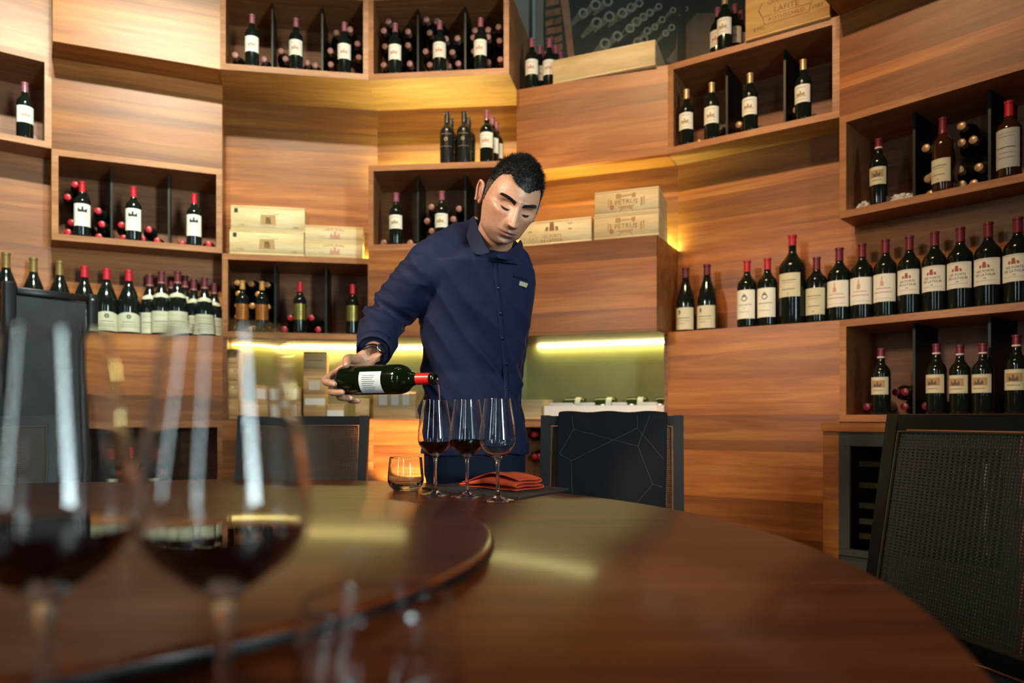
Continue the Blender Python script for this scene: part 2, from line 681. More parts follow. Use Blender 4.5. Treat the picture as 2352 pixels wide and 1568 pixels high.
# rear of the room (behind the camera): round plaster wall with tall windows
pA, pG = P(0, -1.45), P(7, -1.45)
angA = math.atan2(pA.y - RC.y, pA.x - RC.x)
angG = math.atan2(pG.y - RC.y, pG.x - RC.x)
if angA < 0:
    angA += 2 * PI
span = 2 * PI - (angA - angG)
rear = empty('wall_rear')
tag(rear, 'cream plaster wall behind the camera', None, None, 'structure')
RAD = 3.66
NS = 14
pts = []
for i in range(NS + 1):
    a = angA + span * i / NS
    pts.append(RC + Vector((math.cos(a), math.sin(a))) * RAD)
pts[0], pts[-1] = pA, pG
for i in range(NS):
    p, q = pts[i], pts[i + 1]
    m_ = ((p + q) / 2 - RC).normalized() * 0.12
    v = [(p.x, p.y, -0.05), (q.x, q.y, -0.05), (q.x + m_.x, q.y + m_.y, -0.05), (p.x + m_.x, p.y + m_.y, -0.05)]
    v += [(x, y, CEIL + 0.05) for x, y, z in v]
    put('plaster_panel', mesh('plaster_panel', v, list(BOXF)), M_CREAM, rear)

# floor and ceiling
fl = empty('floor')
tag(fl, 'dark floor boards', None, None, 'structure')
for i in range(-26, 27):
    y = 1.15 + i * 0.15
    h = math.sqrt(max(0.0, 3.95 ** 2 - (i * 0.15) ** 2))
    if h > 0.2:
        box('plank', -h, h, -0.0742, 0.0742, -0.03, 0.0, M_FLOOR, fl, loc=(RC.x, y, 0))
v, f = lathe_vf([(0.001, CEIL), (4.1, CEIL), (4.1, CEIL + 0.1), (0.001, CEIL + 0.1)], 40)
put('ceiling', mesh('ceiling', v, f), M_CEIL, None, (RC.x, RC.y, 0))
tag(bpy.data.objects['ceiling'], 'dark round ceiling', None, None, 'structure')

# window frames around the daylight openings
for n, (lx, ly, sx) in enumerate(((2.12, -0.92, 0.40), (-3.23, -1.13, 0.26), (-0.81, -2.30, 0.26))):
    o = empty('window_%d' % (n + 1), (lx, ly, 0), math.atan2(ly - RC.y, lx - RC.x) - PI / 2)
    tag(o, 'tall window with a dark frame behind the camera', None, None, 'structure')
    h0, h1 = 1.9 - 0.95, 1.9 + 0.95
    w = sx / 2
    for x0, x1, z0, z1 in ((-w - 0.06, -w, h0 - 0.06, h1 + 0.06), (w, w + 0.06, h0 - 0.06, h1 + 0.06), (-w, w, h0 - 0.06, h0), (-w, w, h1, h1 + 0.06), (-w, w, 2.2, 2.23)):
        box('window_frame', x0, x1, -0.03, 0.05, z0, z1, M_BLACK, o)

# ceiling downlights: ring, lamp and its light
M_BULB = mat('lamp_glow', '#fff0d0', emit=(1.0, 0.78, 0.5, 1), estr=18.0)
M_RING = mat('lamp_ring', '#c9c5bd', rough=0.3, metal=0.8)


def downlight(x, y, tx, ty, tz, power, ang=75, blend=0.7, col=(1.0, 0.70, 0.42), label=''):
    o = empty('ceiling_downlight', (x, y, CEIL))
    lathe('ring', [(0.045, -0.004), (0.062, -0.006), (0.062, 0.0), (0.045, 0.0)], M_RING, o, 24)
    v, f = lathe_vf([(0.0005, -0.002), (0.044, -0.002)], 24)
    put('lamp', mesh('lamp', v, f), M_BULB, o)
    d = bpy.data.lights.new('downlight_beam', 'SPOT')
    d.energy = power
    d.color = col
    d.spot_size = math.radians(ang)
    d.spot_blend = blend
    d.shadow_soft_size = 0.05
    l = bpy.data.objects.new('downlight_beam', d)
    COL.objects.link(l)
    l.location = (x, y, CEIL - 0.03)
    aim(l, (tx, ty, tz))
    tag(o, label, 'downlight', 'warm ceiling downlights')


WARM = (1.0, 0.64, 0.33)
for n, (k, pw, col) in enumerate(((A, 215, (0.93, 1.0, 0.86)), (B, 175, (0.97, 1.0, 0.80)), (C, 108, (1.0, 0.88, 0.62)), (D, 95, (1.0, 0.79, 0.50)), (E, 100, WARM), (F, 88, WARM), (G, 60, WARM))):
    c = FA[k].world(0.5, 0.0)
    q = RC + (Vector((c.x, c.y)) - RC).normalized() * 1.05
    low = k in (B, C, D)
    downlight(q.x, q.y, c.x, c.y, 2.25 if low else 1.9, pw, 52 if low else 66, 0.9, col, 'ceiling downlight aimed at the %s wall facet' % SIDE[k].replace('_', ' '))
# added spotlight on a rod, out of view, put in to brighten the man
pl_ = empty('added_spotlight', (-1.75, 0.75, CEIL))
lathe('rod', [(0.008, -1.38), (0.008, 0.0)], M_BLACK, pl_, 12)
lathe('ceiling_rose', [(0.0005, -0.02), (0.05, -0.02), (0.05, 0.0)], M_BLACK, pl_, 20)
cn = lathe('lamp_can', [(0.075, -0.02), (0.078, 0.0), (0.078, 0.16), (0.05, 0.18), (0.0005, 0.18)], M_BLACK, pl_, 24)
cn.location = (0, 0, -1.46)
dd = (Vector((-0.12, 2.2, 1.42)) - Vector((-1.75, 0.75, CEIL - 1.46))).normalized()
cn.rotation_euler = (-dd).to_track_quat('Z', 'Y').to_euler()
ds = bpy.data.lights.new('added_spot_beam', 'SPOT')
ds.energy = 215
ds.color = (1.0, 0.83, 0.62)
ds.spot_size = math.radians(44)
ds.spot_blend = 0.9
ds.shadow_soft_size = 0.2
so = bpy.data.objects.new('added_spot_beam', ds)
COL.objects.link(so)
so.location = Vector((-1.75, 0.75, CEIL - 1.46)) + dd * 0.05
aim(so, (-0.12, 2.2, 1.42))
tag(pl_, 'added black spotlight on a rod, out of view, brightening the man', 'spotlight')
downlight(-0.4, 1.4, -0.4, 1.5, 0.8, 10, 75, 0.8, (1.0, 0.8, 0.6), 'ceiling downlight straight above the round table')

# ------------------------------------------------------------------ bottles
def prof_bordeaux(r, h):
    s = h / 0.30
    n = 0.0145 * (0.6 + 0.4 * r / 0.038)
    return [(r * 0.80, 0.0), (r * 0.97, 0.003), (r, 0.010), (r, 0.185 * s), (r * 0.97, 0.196 * s), (r * 0.86, 0.207 * s), (r * 0.66, 0.217 * s), (r * 0.49, 0.226 * s),
            (n * 1.05, 0.240 * s), (n, 0.252 * s), (n * 0.95, 0.290 * s), (n * 1.1, 0.291 * s), (n * 1.1, 0.299 * s), (n * 0.9, 0.30 * s)]


def prof_burgundy(r, h):
    s = h / 0.30
    n = 0.0150 * (0.6 + 0.4 * r / 0.041)
    return [(r * 0.82, 0.0), (r * 0.97, 0.003), (r, 0.010), (r, 0.125 * s), (r * 0.985, 0.140 * s), (r * 0.93, 0.157 * s), (r * 0.83, 0.175 * s), (r * 0.70, 0.193 * s),
            (r * 0.56, 0.211 * s), (n * 1.3, 0.229 * s), (n * 1.05, 0.248 * s), (n * 0.98, 0.288 * s), (n * 1.12, 0.290 * s), (n * 1.12, 0.299 * s), (n * 0.9, 0.30 * s)]


def rad_at(prof, z):
    for (r0, z0), (r1, z1) in zip(prof, prof[1:]):
        if z0 <= z <= z1:
            return r0 + (r1 - r0) * ((z - z0) / max(1e-9, z1 - z0))
    return prof[-1][0]


def patch_vf(prof, z0, z1, half, off=0.0007, n=14, nz=3, arch=0.0, wave=0.0):
    """paper wrapped round the bottle, centred on -y"""
    v, f = [], []
    for j in range(nz + 1):
        for i in range(n + 1):
            t = -1 + 2 * i / n
            a = -PI / 2 + half * t
            za, zb_ = z0, z1
            if arch:
                zb_ = z1 - arch * t * t
            if wave:
                zb_ = z1 - wave * abs(t) ** 1.5
                za = z0 + wave * (0.5 - abs(abs(t) - 0.5)) * -0.8 + wave * 0.4
            z = za + (zb_ - za) * j / nz
            r = rad_at(prof, z) + off
            v.append((r * math.cos(a), r * math.sin(a), z))
    for j in range(nz):
        for i in range(n):
            p = j * (n + 1) + i
            f.append((p, p + 1, p + n + 2, p + n + 1))
    return v, f


def wrap(flat, r, zc, off=0.0015):
    out = []
    for x, y, z in flat[0]:
        a = -PI / 2 + x / r
        out.append(((r + off) * math.cos(a), (r + off) * math.sin(a), zc + z))
    return out, flat[1]


_CACHE = {}


def castle(w, h):
    """small battlemented house silhouette"""
    m = MB()
    m.add(*flat_bar(-w / 2, w / 2, h * 0.225, h * 0.45, 10))
    m.add(*flat_poly([(-w * 0.12, h * 0.45), (w * 0.12, h * 0.45), (w * 0.1, h), (-w * 0.1, h)]))
    m.add(*flat_poly([(-w * 0.5, h * 0.45), (-w * 0.3, h * 0.45), (-w * 0.34, h * 0.72), (-w * 0.46, h * 0.72)]))
    m.add(*flat_poly([(w * 0.3, h * 0.45), (w * 0.5, h * 0.45), (w * 0.46, h * 0.72), (w * 0.34, h * 0.72)]))
    return m.v, m.f


def tower(w, h):
    m = MB()
    m.add(*flat_poly([(-w * 0.5, 0), (-w * 0.3, 0), (-w * 0.25, h * 0.5), (-w * 0.45, h * 0.5)]))
    m.add(*flat_poly([(-w * 0.2, 0), (w * 0.2, 0), (w * 0.14, h), (-w * 0.14, h)]))
    m.add(*flat_poly([(w * 0.3, 0), (w * 0.5, 0), (w * 0.45, h * 0.5), (w * 0.25, h * 0.5)]))
    return m.v, m.f


def wiggle(x0, x1, z, amp, t, seed):
    """a line of handwriting too small to read"""
    r = random.Random(seed)
    v, f = [], []
    n = 14
    for i in range(n + 1):
        x = x0 + (x1 - x0) * i / n
        zz = z + amp * r.uniform(-1, 1)
        v += [(x, 0, zz - t / 2), (x, 0, zz + t / 2)]
    for i in range(n):
        f.append((2 * i, 2 * i + 2, 2 * i + 3, 2 * i + 1))
    return v, f


def design(kind, w, h):
    """print on a label of width w and height h, as (material, flat mesh) pairs centred at the label centre"""
    P_ = []
    bar = lambda a, b, z, t: flat_bar(a * w, b * w, z * h, t, 8)
    if kind == 'estate':                   # country house and lines
        P_ += [(M_INKP, shift(castle(w * 0.5, h * 0.24), 0, -h * 0.12)), (M_INKP, bar(-0.33, 0.33, -0.17, 0.0022)), (M_INKG, bar(-0.3, 0.3, 0.3, 0.0015)), (M_INK, bar(-0.22, 0.22, -0.36, 0.0012))]
    elif kind == 'estate_gold':
        P_ += [(M_INKG, shift(castle(w * 0.5, h * 0.25), 0, -h * 0.12)), (M_INKG, bar(-0.36, 0.36, -0.17, 0.0026)), (M_INK, bar(-0.3, 0.3, 0.34, 0.0015)), (M_INK, bar(-0.3, 0.3, -0.34, 0.0012))]
    elif kind == 'trees':                  # engraved trees above lines of text
        P_ += [(M_INKD, shift(castle(w * 0.58, h * 0.25), 0, h * 0.12)), (M_INK, bar(-0.36, 0.36, 0.02, 0.002)), (M_INK, bar(-0.36, 0.36, -0.1, 0.0014)), (M_INK, bar(-0.3, 0.3, -0.2, 0.0012)), (M_INK, bar(-0.36, 0.36, -0.34, 0.0012))]
    elif kind == 'forts':
        P_ += [(M_INKR, shift(tower(w * 0.42, h * 0.22), -w * 0.02, h * 0.14)), (M_INK, shift(text_vf('LES FORTS', h * 0.125), 0, h * 0.02)), (M_INK, shift(text_vf('DE LATOUR', h * 0.125), 0, -h * 0.12)),
               (M_INK, bar(-0.06, 0.06, -0.25, 0.002)), (M_INKG, bar(-0.42, 0.42, -0.33, 0.001)), (M_INKG, bar(-0.42, 0.42, 0.45, 0.001))]
    elif kind == 'tower':
        P_ += [(M_INKP, shift(tower(w * 0.16, h * 0.36), -w * 0.04, h * 0.06)), (M_INKP, bar(-0.34, 0.34, -0.02, 0.003)), (M_INKP, bar(-0.44, 0.44, -0.16, 0.003)), (M_INKG, bar(-0.44, 0.44, -0.38, 0.001))]
    elif kind == 'crest':
        P_ += [(M_INK, flat_ring(0, h * 0.2, h * 0.07, h * 0.1, 14)), (M_INK, shift(castle(w * 0.2, h * 0.12), 0, h * 0.25)), (M_INK, wiggle(-0.4 * w, 0.4 * w, -0.02 * h, 0.003, 0.0022, 3)),
               (M_INK, bar(-0.08, 0.08, -0.14, 0.001)), (M_INK, wiggle(-0.3 * w, 0.3 * w, -0.27 * h, 0.002, 0.0014, 5))]
    elif kind == 'plain':
        P_ += [(M_INK, bar(-0.4, 0.4, 0.2, 0.003)), (M_INK, bar(-0.3, 0.3, 0.1, 0.0012)), (M_INK, bar(-0.33, 0.33, -0.18, 0.0026)), (M_INK, bar(-0.04, 0.04, -0.38, 0.003))]
    elif kind == 'script':
        P_ += [(M_INK, flat_ring(0, h * 0.27, 0.004, 0.012, 12)), (M_INKD, wiggle(-0.3 * w, 0.3 * w, 0.0, 0.003, 0.002, 9)), (M_INK, bar(-0.36, 0.36, -0.15, 0.0014)), (M_INK, bar(-0.4, 0.4, -0.25, 0.0014))]
    elif kind == 'lines':
        P_ += [(M_INK, bar(-0.36, 0.36, 0.30, 0.0014)), (M_INKG, bar(-0.42, 0.42, 0.38, 0.0012)), (M_INK, bar(-0.4, 0.4, 0.02, 0.0030)), (M_INK, bar(-0.3, 0.3, -0.12, 0.0012)), (M_INK, bar(-0.36, 0.36, -0.24, 0.0012))]
    elif kind == 'square':
        P_ += [(M_INK, flat_poly([(-w * 0.27, h * 0.2), (-w * 0.16, h * 0.2), (-w * 0.16, h * 0.38), (-w * 0.27, h * 0.38)])), (M_INK, bar(-0.36, 0.36, 0.02, 0.003)), (M_INK, bar(-0.38, 0.38, -0.1, 0.0015)), (M_INK, bar(-0.3, 0.1, -0.22, 0.0015))]
    elif kind == 'vignette':               # engraved landscape
        P_ += [(M_BURNL, flat_bar(-w * 0.4, w * 0.4, h * 0.11, h * 0.42, 12)),
               (M_INK, shift(castle(w * 0.44, h * 0.3), 0, -h * 0.06)), (M_INK, bar(-0.3, 0.3, -0.26, 0.002))]
    elif kind == 'metal':
        P_ += [(M_INKD, flat_ring(0, h * 0.22, 0.006, 0.008, 14)), (M_INKD, wiggle(-0.3 * w, 0.3 * w, 0.0, 0.002, 0.002, 2)), (M_INKD, bar(-0.34, 0.34, -0.16, 0.002)), (M_INKD, bar(-0.3, 0.3, -0.3, 0.0012))]
    elif kind == 'dark':
        P_ += [(M_INKG, flat_ring(0, h * 0.05, 0.005, 0.010, 12)), (M_INKG, bar(-0.4, 0.4, 0.36, 0.002)), (M_INKG, bar(-0.4, 0.4, -0.36, 0.0016))]
    return P_


KINDS = {
    # style: (shape, glass, capsule material, capsule start fraction, label material, label z0..z1 fractions, half angle, print)
    'estate': ('bdx', M_GLASSB, M_CAPP, 0.83, M_PAPER, 0.27, 0.56, 1.25, 'estate'),
    'estate_gold': ('bdx', M_GLASSB, M_CAPT, 0.83, M_PAPER, 0.27, 0.56, 1.25, 'estate_gold'),
    'estate_grey': ('bdx', M_GLASSB, M_CAPP, 0.83, M_PAPER, 0.30, 0.56, 1.25, 'estate_gold'),
    'trees': ('bdx', M_GLASSB, M_CAPR, 0.81, M_PAPER, 0.18, 0.58, 1.2, 'trees'),
    'forts': ('bdx', M_GLASSB, M_CAPW, 0.82, M_PAPER, 0.25, 0.56, 1.15, 'forts'),
    'tower': ('bdx', M_GLASSB, M_CAPW, 0.82, M_PAPER, 0.19, 0.54, 1.15, 'tower'),
    'crest': ('bdx', M_GLASSB, M_CAPR, 0.83, M_PAPER, 0.13, 0.55, 1.15, 'crest'),
    'plain': ('bdx', M_GLASSB, M_CAPR, 0.88, M_PAPERO, 0.30, 0.56, 0.9, 'plain'),
    'plain_old': ('bdx', M_GLASSB, M_CAPW, 0.81, M_PAPERO, 0.12, 0.52, 1.1, 'plain'),
    'burg_square': ('bur', M_GLASSB, M_CAPM, 0.84, M_PAPERO, 0.035, 0.37, 1.2, 'square'),
    'burg_red': ('bur', M_GLASSB, M_CAPR, 0.83, M_PAPERG, 0.035, 0.33, 1.2, 'script'),
    'burg_maroon': ('bur', M_GLASSB, M_CAPM, 0.80, M_PAPERG, 0.04, 0.37, 1.2, 'lines'),
    'burg_brass': ('bur', M_GLASSB, M_CAPB, 0.80, M_PAPERG, 0.04, 0.37, 1.2, 'lines'),
    'vignette': ('bdx', M_GLASSB, M_CAPW, 0.84, M_PAPERO, 0.30, 0.56, 1.2, 'vignette'),
    'amber': ('bdx', M_AMBER, M_CAPW, 0.78, M_PAPERO, 0.12, 0.43, 1.15, 'plain'),
    'silver': ('bdx', M_AMBER, M_CAPR, 0.80, M_PAPERS, 0.12, 0.62, 1.2, 'lines'),
    'copper': ('bdx', M_GLASSB, M_CAPO, 0.83, M_COPPER, 0.24, 0.54, 1.25, 'metal'),
    'gold': ('bdx', M_GLASSB, M_CAPR, 0.81, M_GOLDL, 0.26, 0.57, 1.2, 'metal'),
    'black': ('bdx', M_GLASSG, M_CAPK, 0.83, M_GLASSG, 0.27, 0.60, 1.25, 'dark'),
    'cream': ('bdx', M_GLASSB, M_CAPR, 0.82, M_PAPERO, 0.14, 0.46, 1.2, 'lines'),
}


def bottle(style, r, h, loc, rz, label, group, cat='wine bottle', tilt=None):
    shape, glass, cap, cf, paper, l0, l1, half, pr = KINDS[style]
    r, h = round(r, 4), round(h, 3)
    key = (style, r, h)
    if key not in _CACHE:
        prof = prof_bordeaux(r, h) if shape == 'bdx' else prof_burgundy(r, h)
        v, f = lathe_vf(prof, 26, True, False)
        mb_ = mesh('bottle_body', v, f, True)
        mb_.set_sharp_from_angle(angle=math.radians(60))
        mb_.materials.append(glass)
        zc = cf * h
        cp = [(rad_at(prof, zc) + 0.0012, zc)] + [(q[0] + 0.0012, q[1]) for q in prof if q[1] > zc] + [(0.001, h + 0.0012)]
        v, f = lathe_vf(cp, 20)
        mc = mesh('capsule', v, f, True)
        mc.set_sharp_from_angle(angle=math.radians(40))
        mc.materials.append(cap)
        arch = 0.018 if style == 'burg_red' else 0.0
        v, f = patch_vf(prof, l0 * h, l1 * h, half, arch=arch)
        ml = mesh('label', v, f, True)
        ml.materials.append(paper)
        pm = MB()
        mats, idx = [], []
        for n_, (m_, flat) in enumerate(design(pr, 2 * half * r * 0.8, (l1 - l0) * h)):
            if m_ not in mats:
                mats.append(m_)
            pm.add(*wrap(flat, r, (l0 + l1) / 2 * h, 0.0013 + 0.0002 * n_))
            idx += [mats.index(m_)] * len(flat[1])
        mp_ = mesh('print', pm.v, pm.f)
        for m_ in mats:
            mp_.materials.append(m_)
        mp_.polygons.foreach_set('material_index', idx)
        extra = []
        if style == 'burg_maroon':
            v, f = patch_vf(prof, 0.58 * h, 0.66 * h, 1.25, off=0.001, wave=0.012)
            me = mesh('neck_label', v, f, True); me.materials.append(M_PAPERG); extra.append(('neck_label', me))
            v, f = patch_vf(prof, 0.815 * h, 0.83 * h, PI, off=0.0022, n=20, nz=1)
            me = mesh('capsule_band', v, f, True); me.materials.append(M_CAPPINK); extra.append(('capsule_band', me))
        if style in ('vignette',):
            v, f = patch_vf(prof, 0.855 * h, 0.872 * h, PI, off=0.002, n=20, nz=1)
            me = mesh('capsule_band', v, f, True); me.materials.append(M_PAPER); extra.append(('capsule_band', me))
        _CACHE[key] = (mb_, mc, ml, mp_, extra)
    mb_, mc, ml, mp_, extra = _CACHE[key]
    o = empty('wine_bottle', loc, rz)
    put('bottle_body', mb_, None, o)
    put('capsule', mc, None, o)
    lb = put('label', ml, None, o)
    put('print', mp_, None, lb)
    for nm, me in extra:
        put(nm, me, None, o)
    tag(o, label, cat, group)
    return o


ORD = ['first', 'second', 'third', 'fourth', 'fifth', 'sixth', 'seventh', 'eighth', 'ninth', 'tenth', 'eleventh', 'twelfth', 'thirteenth']


def stand(k, l, z, px, h, r, style, label, group, inset=0.0, turn=0.0):
    """bottle standing on a shelf of facet k, centre at projection l, seen at column px"""
    fc = FA[k]
    p, u = fc.at_px(px, l)
    fa = math.atan2(-p.y, -p.x)              # towards the middle of the room
    c = (RC - p).normalized()
    rz = math.atan2(c.y, c.x) + PI / 2 + turn
    return bottle(style, r, h, (p.x, p.y, z + 0.0005), rz, label, group)


T_ = 0.033
SHELF = lambda row: ZB[row] + T_          # inner floor of a cubby


def row_of(k, l, z, items, style, what, group, r, h=None, turn=0.0):
    n = len(items)
    for i, it in enumerate(items):
        px, hh = it[0], it[1]
        st = it[2] if len(it) > 2 and it[2] else style
        rr = it[3] if len(it) > 3 else r
        w = what if not callable(what) else what(i)
        pos = ('%s from left' % ORD[i]) if n > 1 else ''
        stand(k, l, z, px, hh, rr, st, (w % pos).strip(), group, turn=turn + random.uniform(-0.12, 0.12))


# top cubbies
row_of(C, 1.80, SHELF(1), [(579, .296), (680, .296), (791, .296)], 'estate', 'white-labelled bottle %s in the top cubby left of the wall corner', 'standing bottles in the top left cubby', .0375)
row_of(D, 1.80, SHELF(1), [(908, .296), (1010, .296), (1104, .300)], 'estate', 'white-labelled bottle %s in the top cubby above the man', 'standing bottles in the top middle cubby', .0375)
# far left cubby
row_of(A, 0.78, SHELF(2), [(57, .298)], 'estate', 'single white-labelled bottle in the far left cubby%s', 'bottle in the far left cubby', .0385, turn=0.2)
# left cubby
row_of(B, 0.78, SHELF(3), [(189, .300), (307, .302), (446, .300)], 'trees', 'red-capped bottle %s with pale label in the left cubby', 'standing bottles in the left cubby', .0405)
# lit ledge above the man
for i, (px, l, st, w) in enumerate(((1027, 1.79, 'black', 'black-labelled bottle, left one in front on the lit ledge above the man'), (1036, 1.36, 'black', 'black-labelled bottle half hidden behind the left one on the lit ledge'),
                                    (1066, 1.79, 'black', 'black-labelled bottle, right one in front on the lit ledge above the man'), (1076, 1.36, 'black', 'black-labelled bottle half hidden behind the right one on the lit ledge'),
                                    (1118, 1.79, 'estate', 'white-labelled bottle in front at the right end of the lit ledge'), (1131, 1.36, 'estate', 'white-labelled bottle second in depth at the right end of the lit ledge'),
                                    (1141, .95, 'estate', 'white-labelled bottle rearmost at the right end of the lit ledge'))):
    stand(D, l, ZB[2], px, .296, .040 if st == 'black' else .0385, st, w, 'bottles on the lit ledge')
# cubby beside the man
row_of(D, 1.79, SHELF(3), [(910, .298), (1015, .300)], 'estate_grey', 'white-labelled bottle %s in the cubby beside the head of the man', 'standing bottles beside the man', .0385)
# cubby under the crates
row_of(C, 0.80, SHELF(4), [(557, .300, 'copper'), (602, .298, 'copper'), (689, .300, 'gold'), (810, .296, 'gold')], 'copper', 'metallic-labelled bottle %s in the cubby under the pale crates', 'standing bottles under the crates', .0365)
# burgundy shelf on the left
for px, l, h, r, st, w in ((14, .55, .400, .058, 'burg_brass', 'dark brass-capped bottle neck at the far left above the black cabinet'), (77, .55, .390, .056, 'burg_brass', 'dark brass-capped bottle neck over the middle of the black cabinet'),
                           (137, .55, .385, .056, 'burg_brass', 'dark brass-capped bottle neck beside the red-capped one behind the black cabinet'), (194, .6, .365, .055, 'burg_red', 'red-capped bottle half hidden by the corner of the black cabinet'),
                           (245, .6, .360, .0585, 'burg_red', 'red-capped burgundy bottle just right of the black cabinet'), (296, .6, .360, .0585, 'burg_red', 'red-capped burgundy bottle, second right of the black cabinet'),
                           (344, .30, .355, .052, 'burg_maroon', 'maroon-capped burgundy bottle rearmost left in the tight cluster'), (371, .62, .365, .052, 'burg_maroon', 'maroon-capped burgundy bottle front left in the tight cluster'),
                           (408, .72, .368, .055, 'burg_maroon', 'maroon-capped burgundy bottle front and centre of the tight cluster'), (394, .12, .355, .047, 'burg_maroon', 'maroon-capped burgundy neck just left behind the front centre bottle'), (425, .15, .368, .047, 'burg_maroon', 'maroon-capped burgundy neck just right behind the front centre bottle'),
                           (445, .30, .345, .047, 'burg_maroon', 'maroon-capped burgundy bottle half hidden in the right of the cluster'), (470, .68, .345, .050, 'burg_maroon', 'maroon-capped burgundy bottle front right in the tight cluster'), (492, .26, .330, .047, 'burg_maroon', 'maroon-capped burgundy bottle at the right end against the cubby')):
    k = A if px < 110 else B
    stand(k, l, ZB[4], px, h, r, st, w, 'burgundy bottles on the left shelf')
# low cubby
stand(B, .6, SHELF(6), 300, .300, .040, 'cream', 'lone red-capped bottle standing in the dark low cubby', 'bottles in the low cubby')
# ledge under the mural
for px, l, st, w in ((1222, .80, 'estate', 'white-labelled bottle in front at the left end under the mural'), (1240, .34, 'estate', 'white-labelled bottle second in depth at the left end under the mural'), (1253, -.05, 'estate', 'white-labelled bottle third in depth at the left end under the mural'),
                     (1262, .60, 'estate', 'white-labelled bottle in front next to the long crate under the mural'), (1276, .2, 'estate', 'white-labelled bottle behind the one next to the long crate'), (1287, -.2, 'estate', 'white-labelled bottle neck rearmost behind the long crate')):
    stand(E, l, ZB[1], px, .298, .0385, st, w, 'bottles under the mural')
for px, l, st, w in ((1665, .78, 'estate_gold', 'gold-printed bottle in front beside the stamped crate at the top'), (1688, .2, 'estate', 'bottle second in depth beside the stamped crate at the top'), (1702, -.2, 'estate', 'bottle third in depth beside the stamped crate at the top'), (1648, .3, 'estate', 'bottle half hidden left behind the gold-printed one at the top')):
    stand(F, l, ZB[1], px, .298, .0385, st, w, 'bottles on the top right ledge')
# upper right cubby
row_of(F, 0.79, SHELF(2), [(1577, .305), (1635, .305), (1723, .302), (1845, .300)], 'estate_gold', 'gold-printed white-labelled bottle %s in the upper right cubby', 'standing bottles in the upper right cubby', .0385)
# far right upper cubby
row_of(G, 0.76, SHELF(3), [(2018, .310, 'vignette', .037), (2166, .325, 'amber', .043), (2318, .318, 'silver', .044)], 'vignette', lambda i: ['bottle with engraved cream label %s in the far right upper cubby', 'amber bottle with cream label %s in the far right upper cubby', 'bottle with tall silver label %s in the far right upper cubby'][i], 'standing bottles in the far right upper cubby', .04)
# far right lower cubby
row_of(G, 0.76, SHELF(5), [(2024, .305), (2151, .308), (2205, .296), (2258, .296), (2335, .322)], 'vignette', 'bottle with engraved vignette label %s in the far right lower cubby', 'standing bottles in the far right lower cubby', .040)
# long shelf of large bottles on the right
SHELF_R = [(F, 1575, .352, .0500, 'burg_square', 'sloping burgundy bottle, left one of the pair on the right shelf'), (F, 1624, .355, .0510, 'burg_square', 'sloping burgundy bottle, right one of the pair on the right shelf'),
           (F, 1716, .350, .0490, 'crest', 'magnum with crest label, left one of two on the right shelf'), (F, 1763, .350, .0490, 'crest', 'magnum with crest label, right one of two on the right shelf'),
           (F, 1820, .450, .0645, 'plain', 'tallest bottle with red wax top on the right shelf'), (F, 1876, .325, .0500, 'plain_old', 'short bottle with faded label right of the tallest one'),
           (F, 1928, .358, .0535, 'tower', 'magnum with tower label, first of three on the right shelf'), (G, 1980, .360, .0510, 'tower', 'magnum with tower label, second of three on the right shelf'), (G, 2034, .362, .0505, 'tower', 'magnum with tower label, third of three on the right shelf'),
           (G, 2089, .358, .0475, 'forts', 'magnum with castle label, first of five on the right shelf'), (G, 2147, .358, .0490, 'forts', 'magnum with castle label, second of five on the right shelf'), (G, 2206, .358, .0500, 'forts', 'magnum with castle label, third of five on the right shelf'),
           (G, 2270, .358, .0510, 'forts', 'magnum with castle label, fourth of five on the right shelf'), (G, 2338, .358, .0520, 'forts', 'magnum with castle label cut by the right photo edge')]
for k, px, h, r, st, w in SHELF_R:
    stand(k, 0.62, ZB[4], px, h, r, st, w, 'large bottles on the right shelf', turn=0.12 if k == G else 0.0)

# ---- bottles lying neck-out in the cubbies
_LY = {}


def lying_meshes(cap):
    if cap.name not in _LY:
        prof = prof_bordeaux(0.0375, 0.29)
        v, f = lathe_vf(prof, 16, True, False)
        rot = lambda q: [(x, -z, y) for x, y, z in q]
        b = mesh('bottle_body', rot(v), f, True); b.materials.append(M_GLASSB)
        cp = [(q[0] + 0.0012, q[1]) for q in prof if q[1] > 0.24] + [(0.012, 0.2915), (0.001, 0.2915)]
        v, f = lathe_vf(cp, 14)
        c = mesh('capsule', rot(v), f, True); c.materials.append(cap)
        c.set_sharp_from_angle(angle=math.radians(40))
        _LY[cap.name] = (b, c)
    return _LY[cap.name]


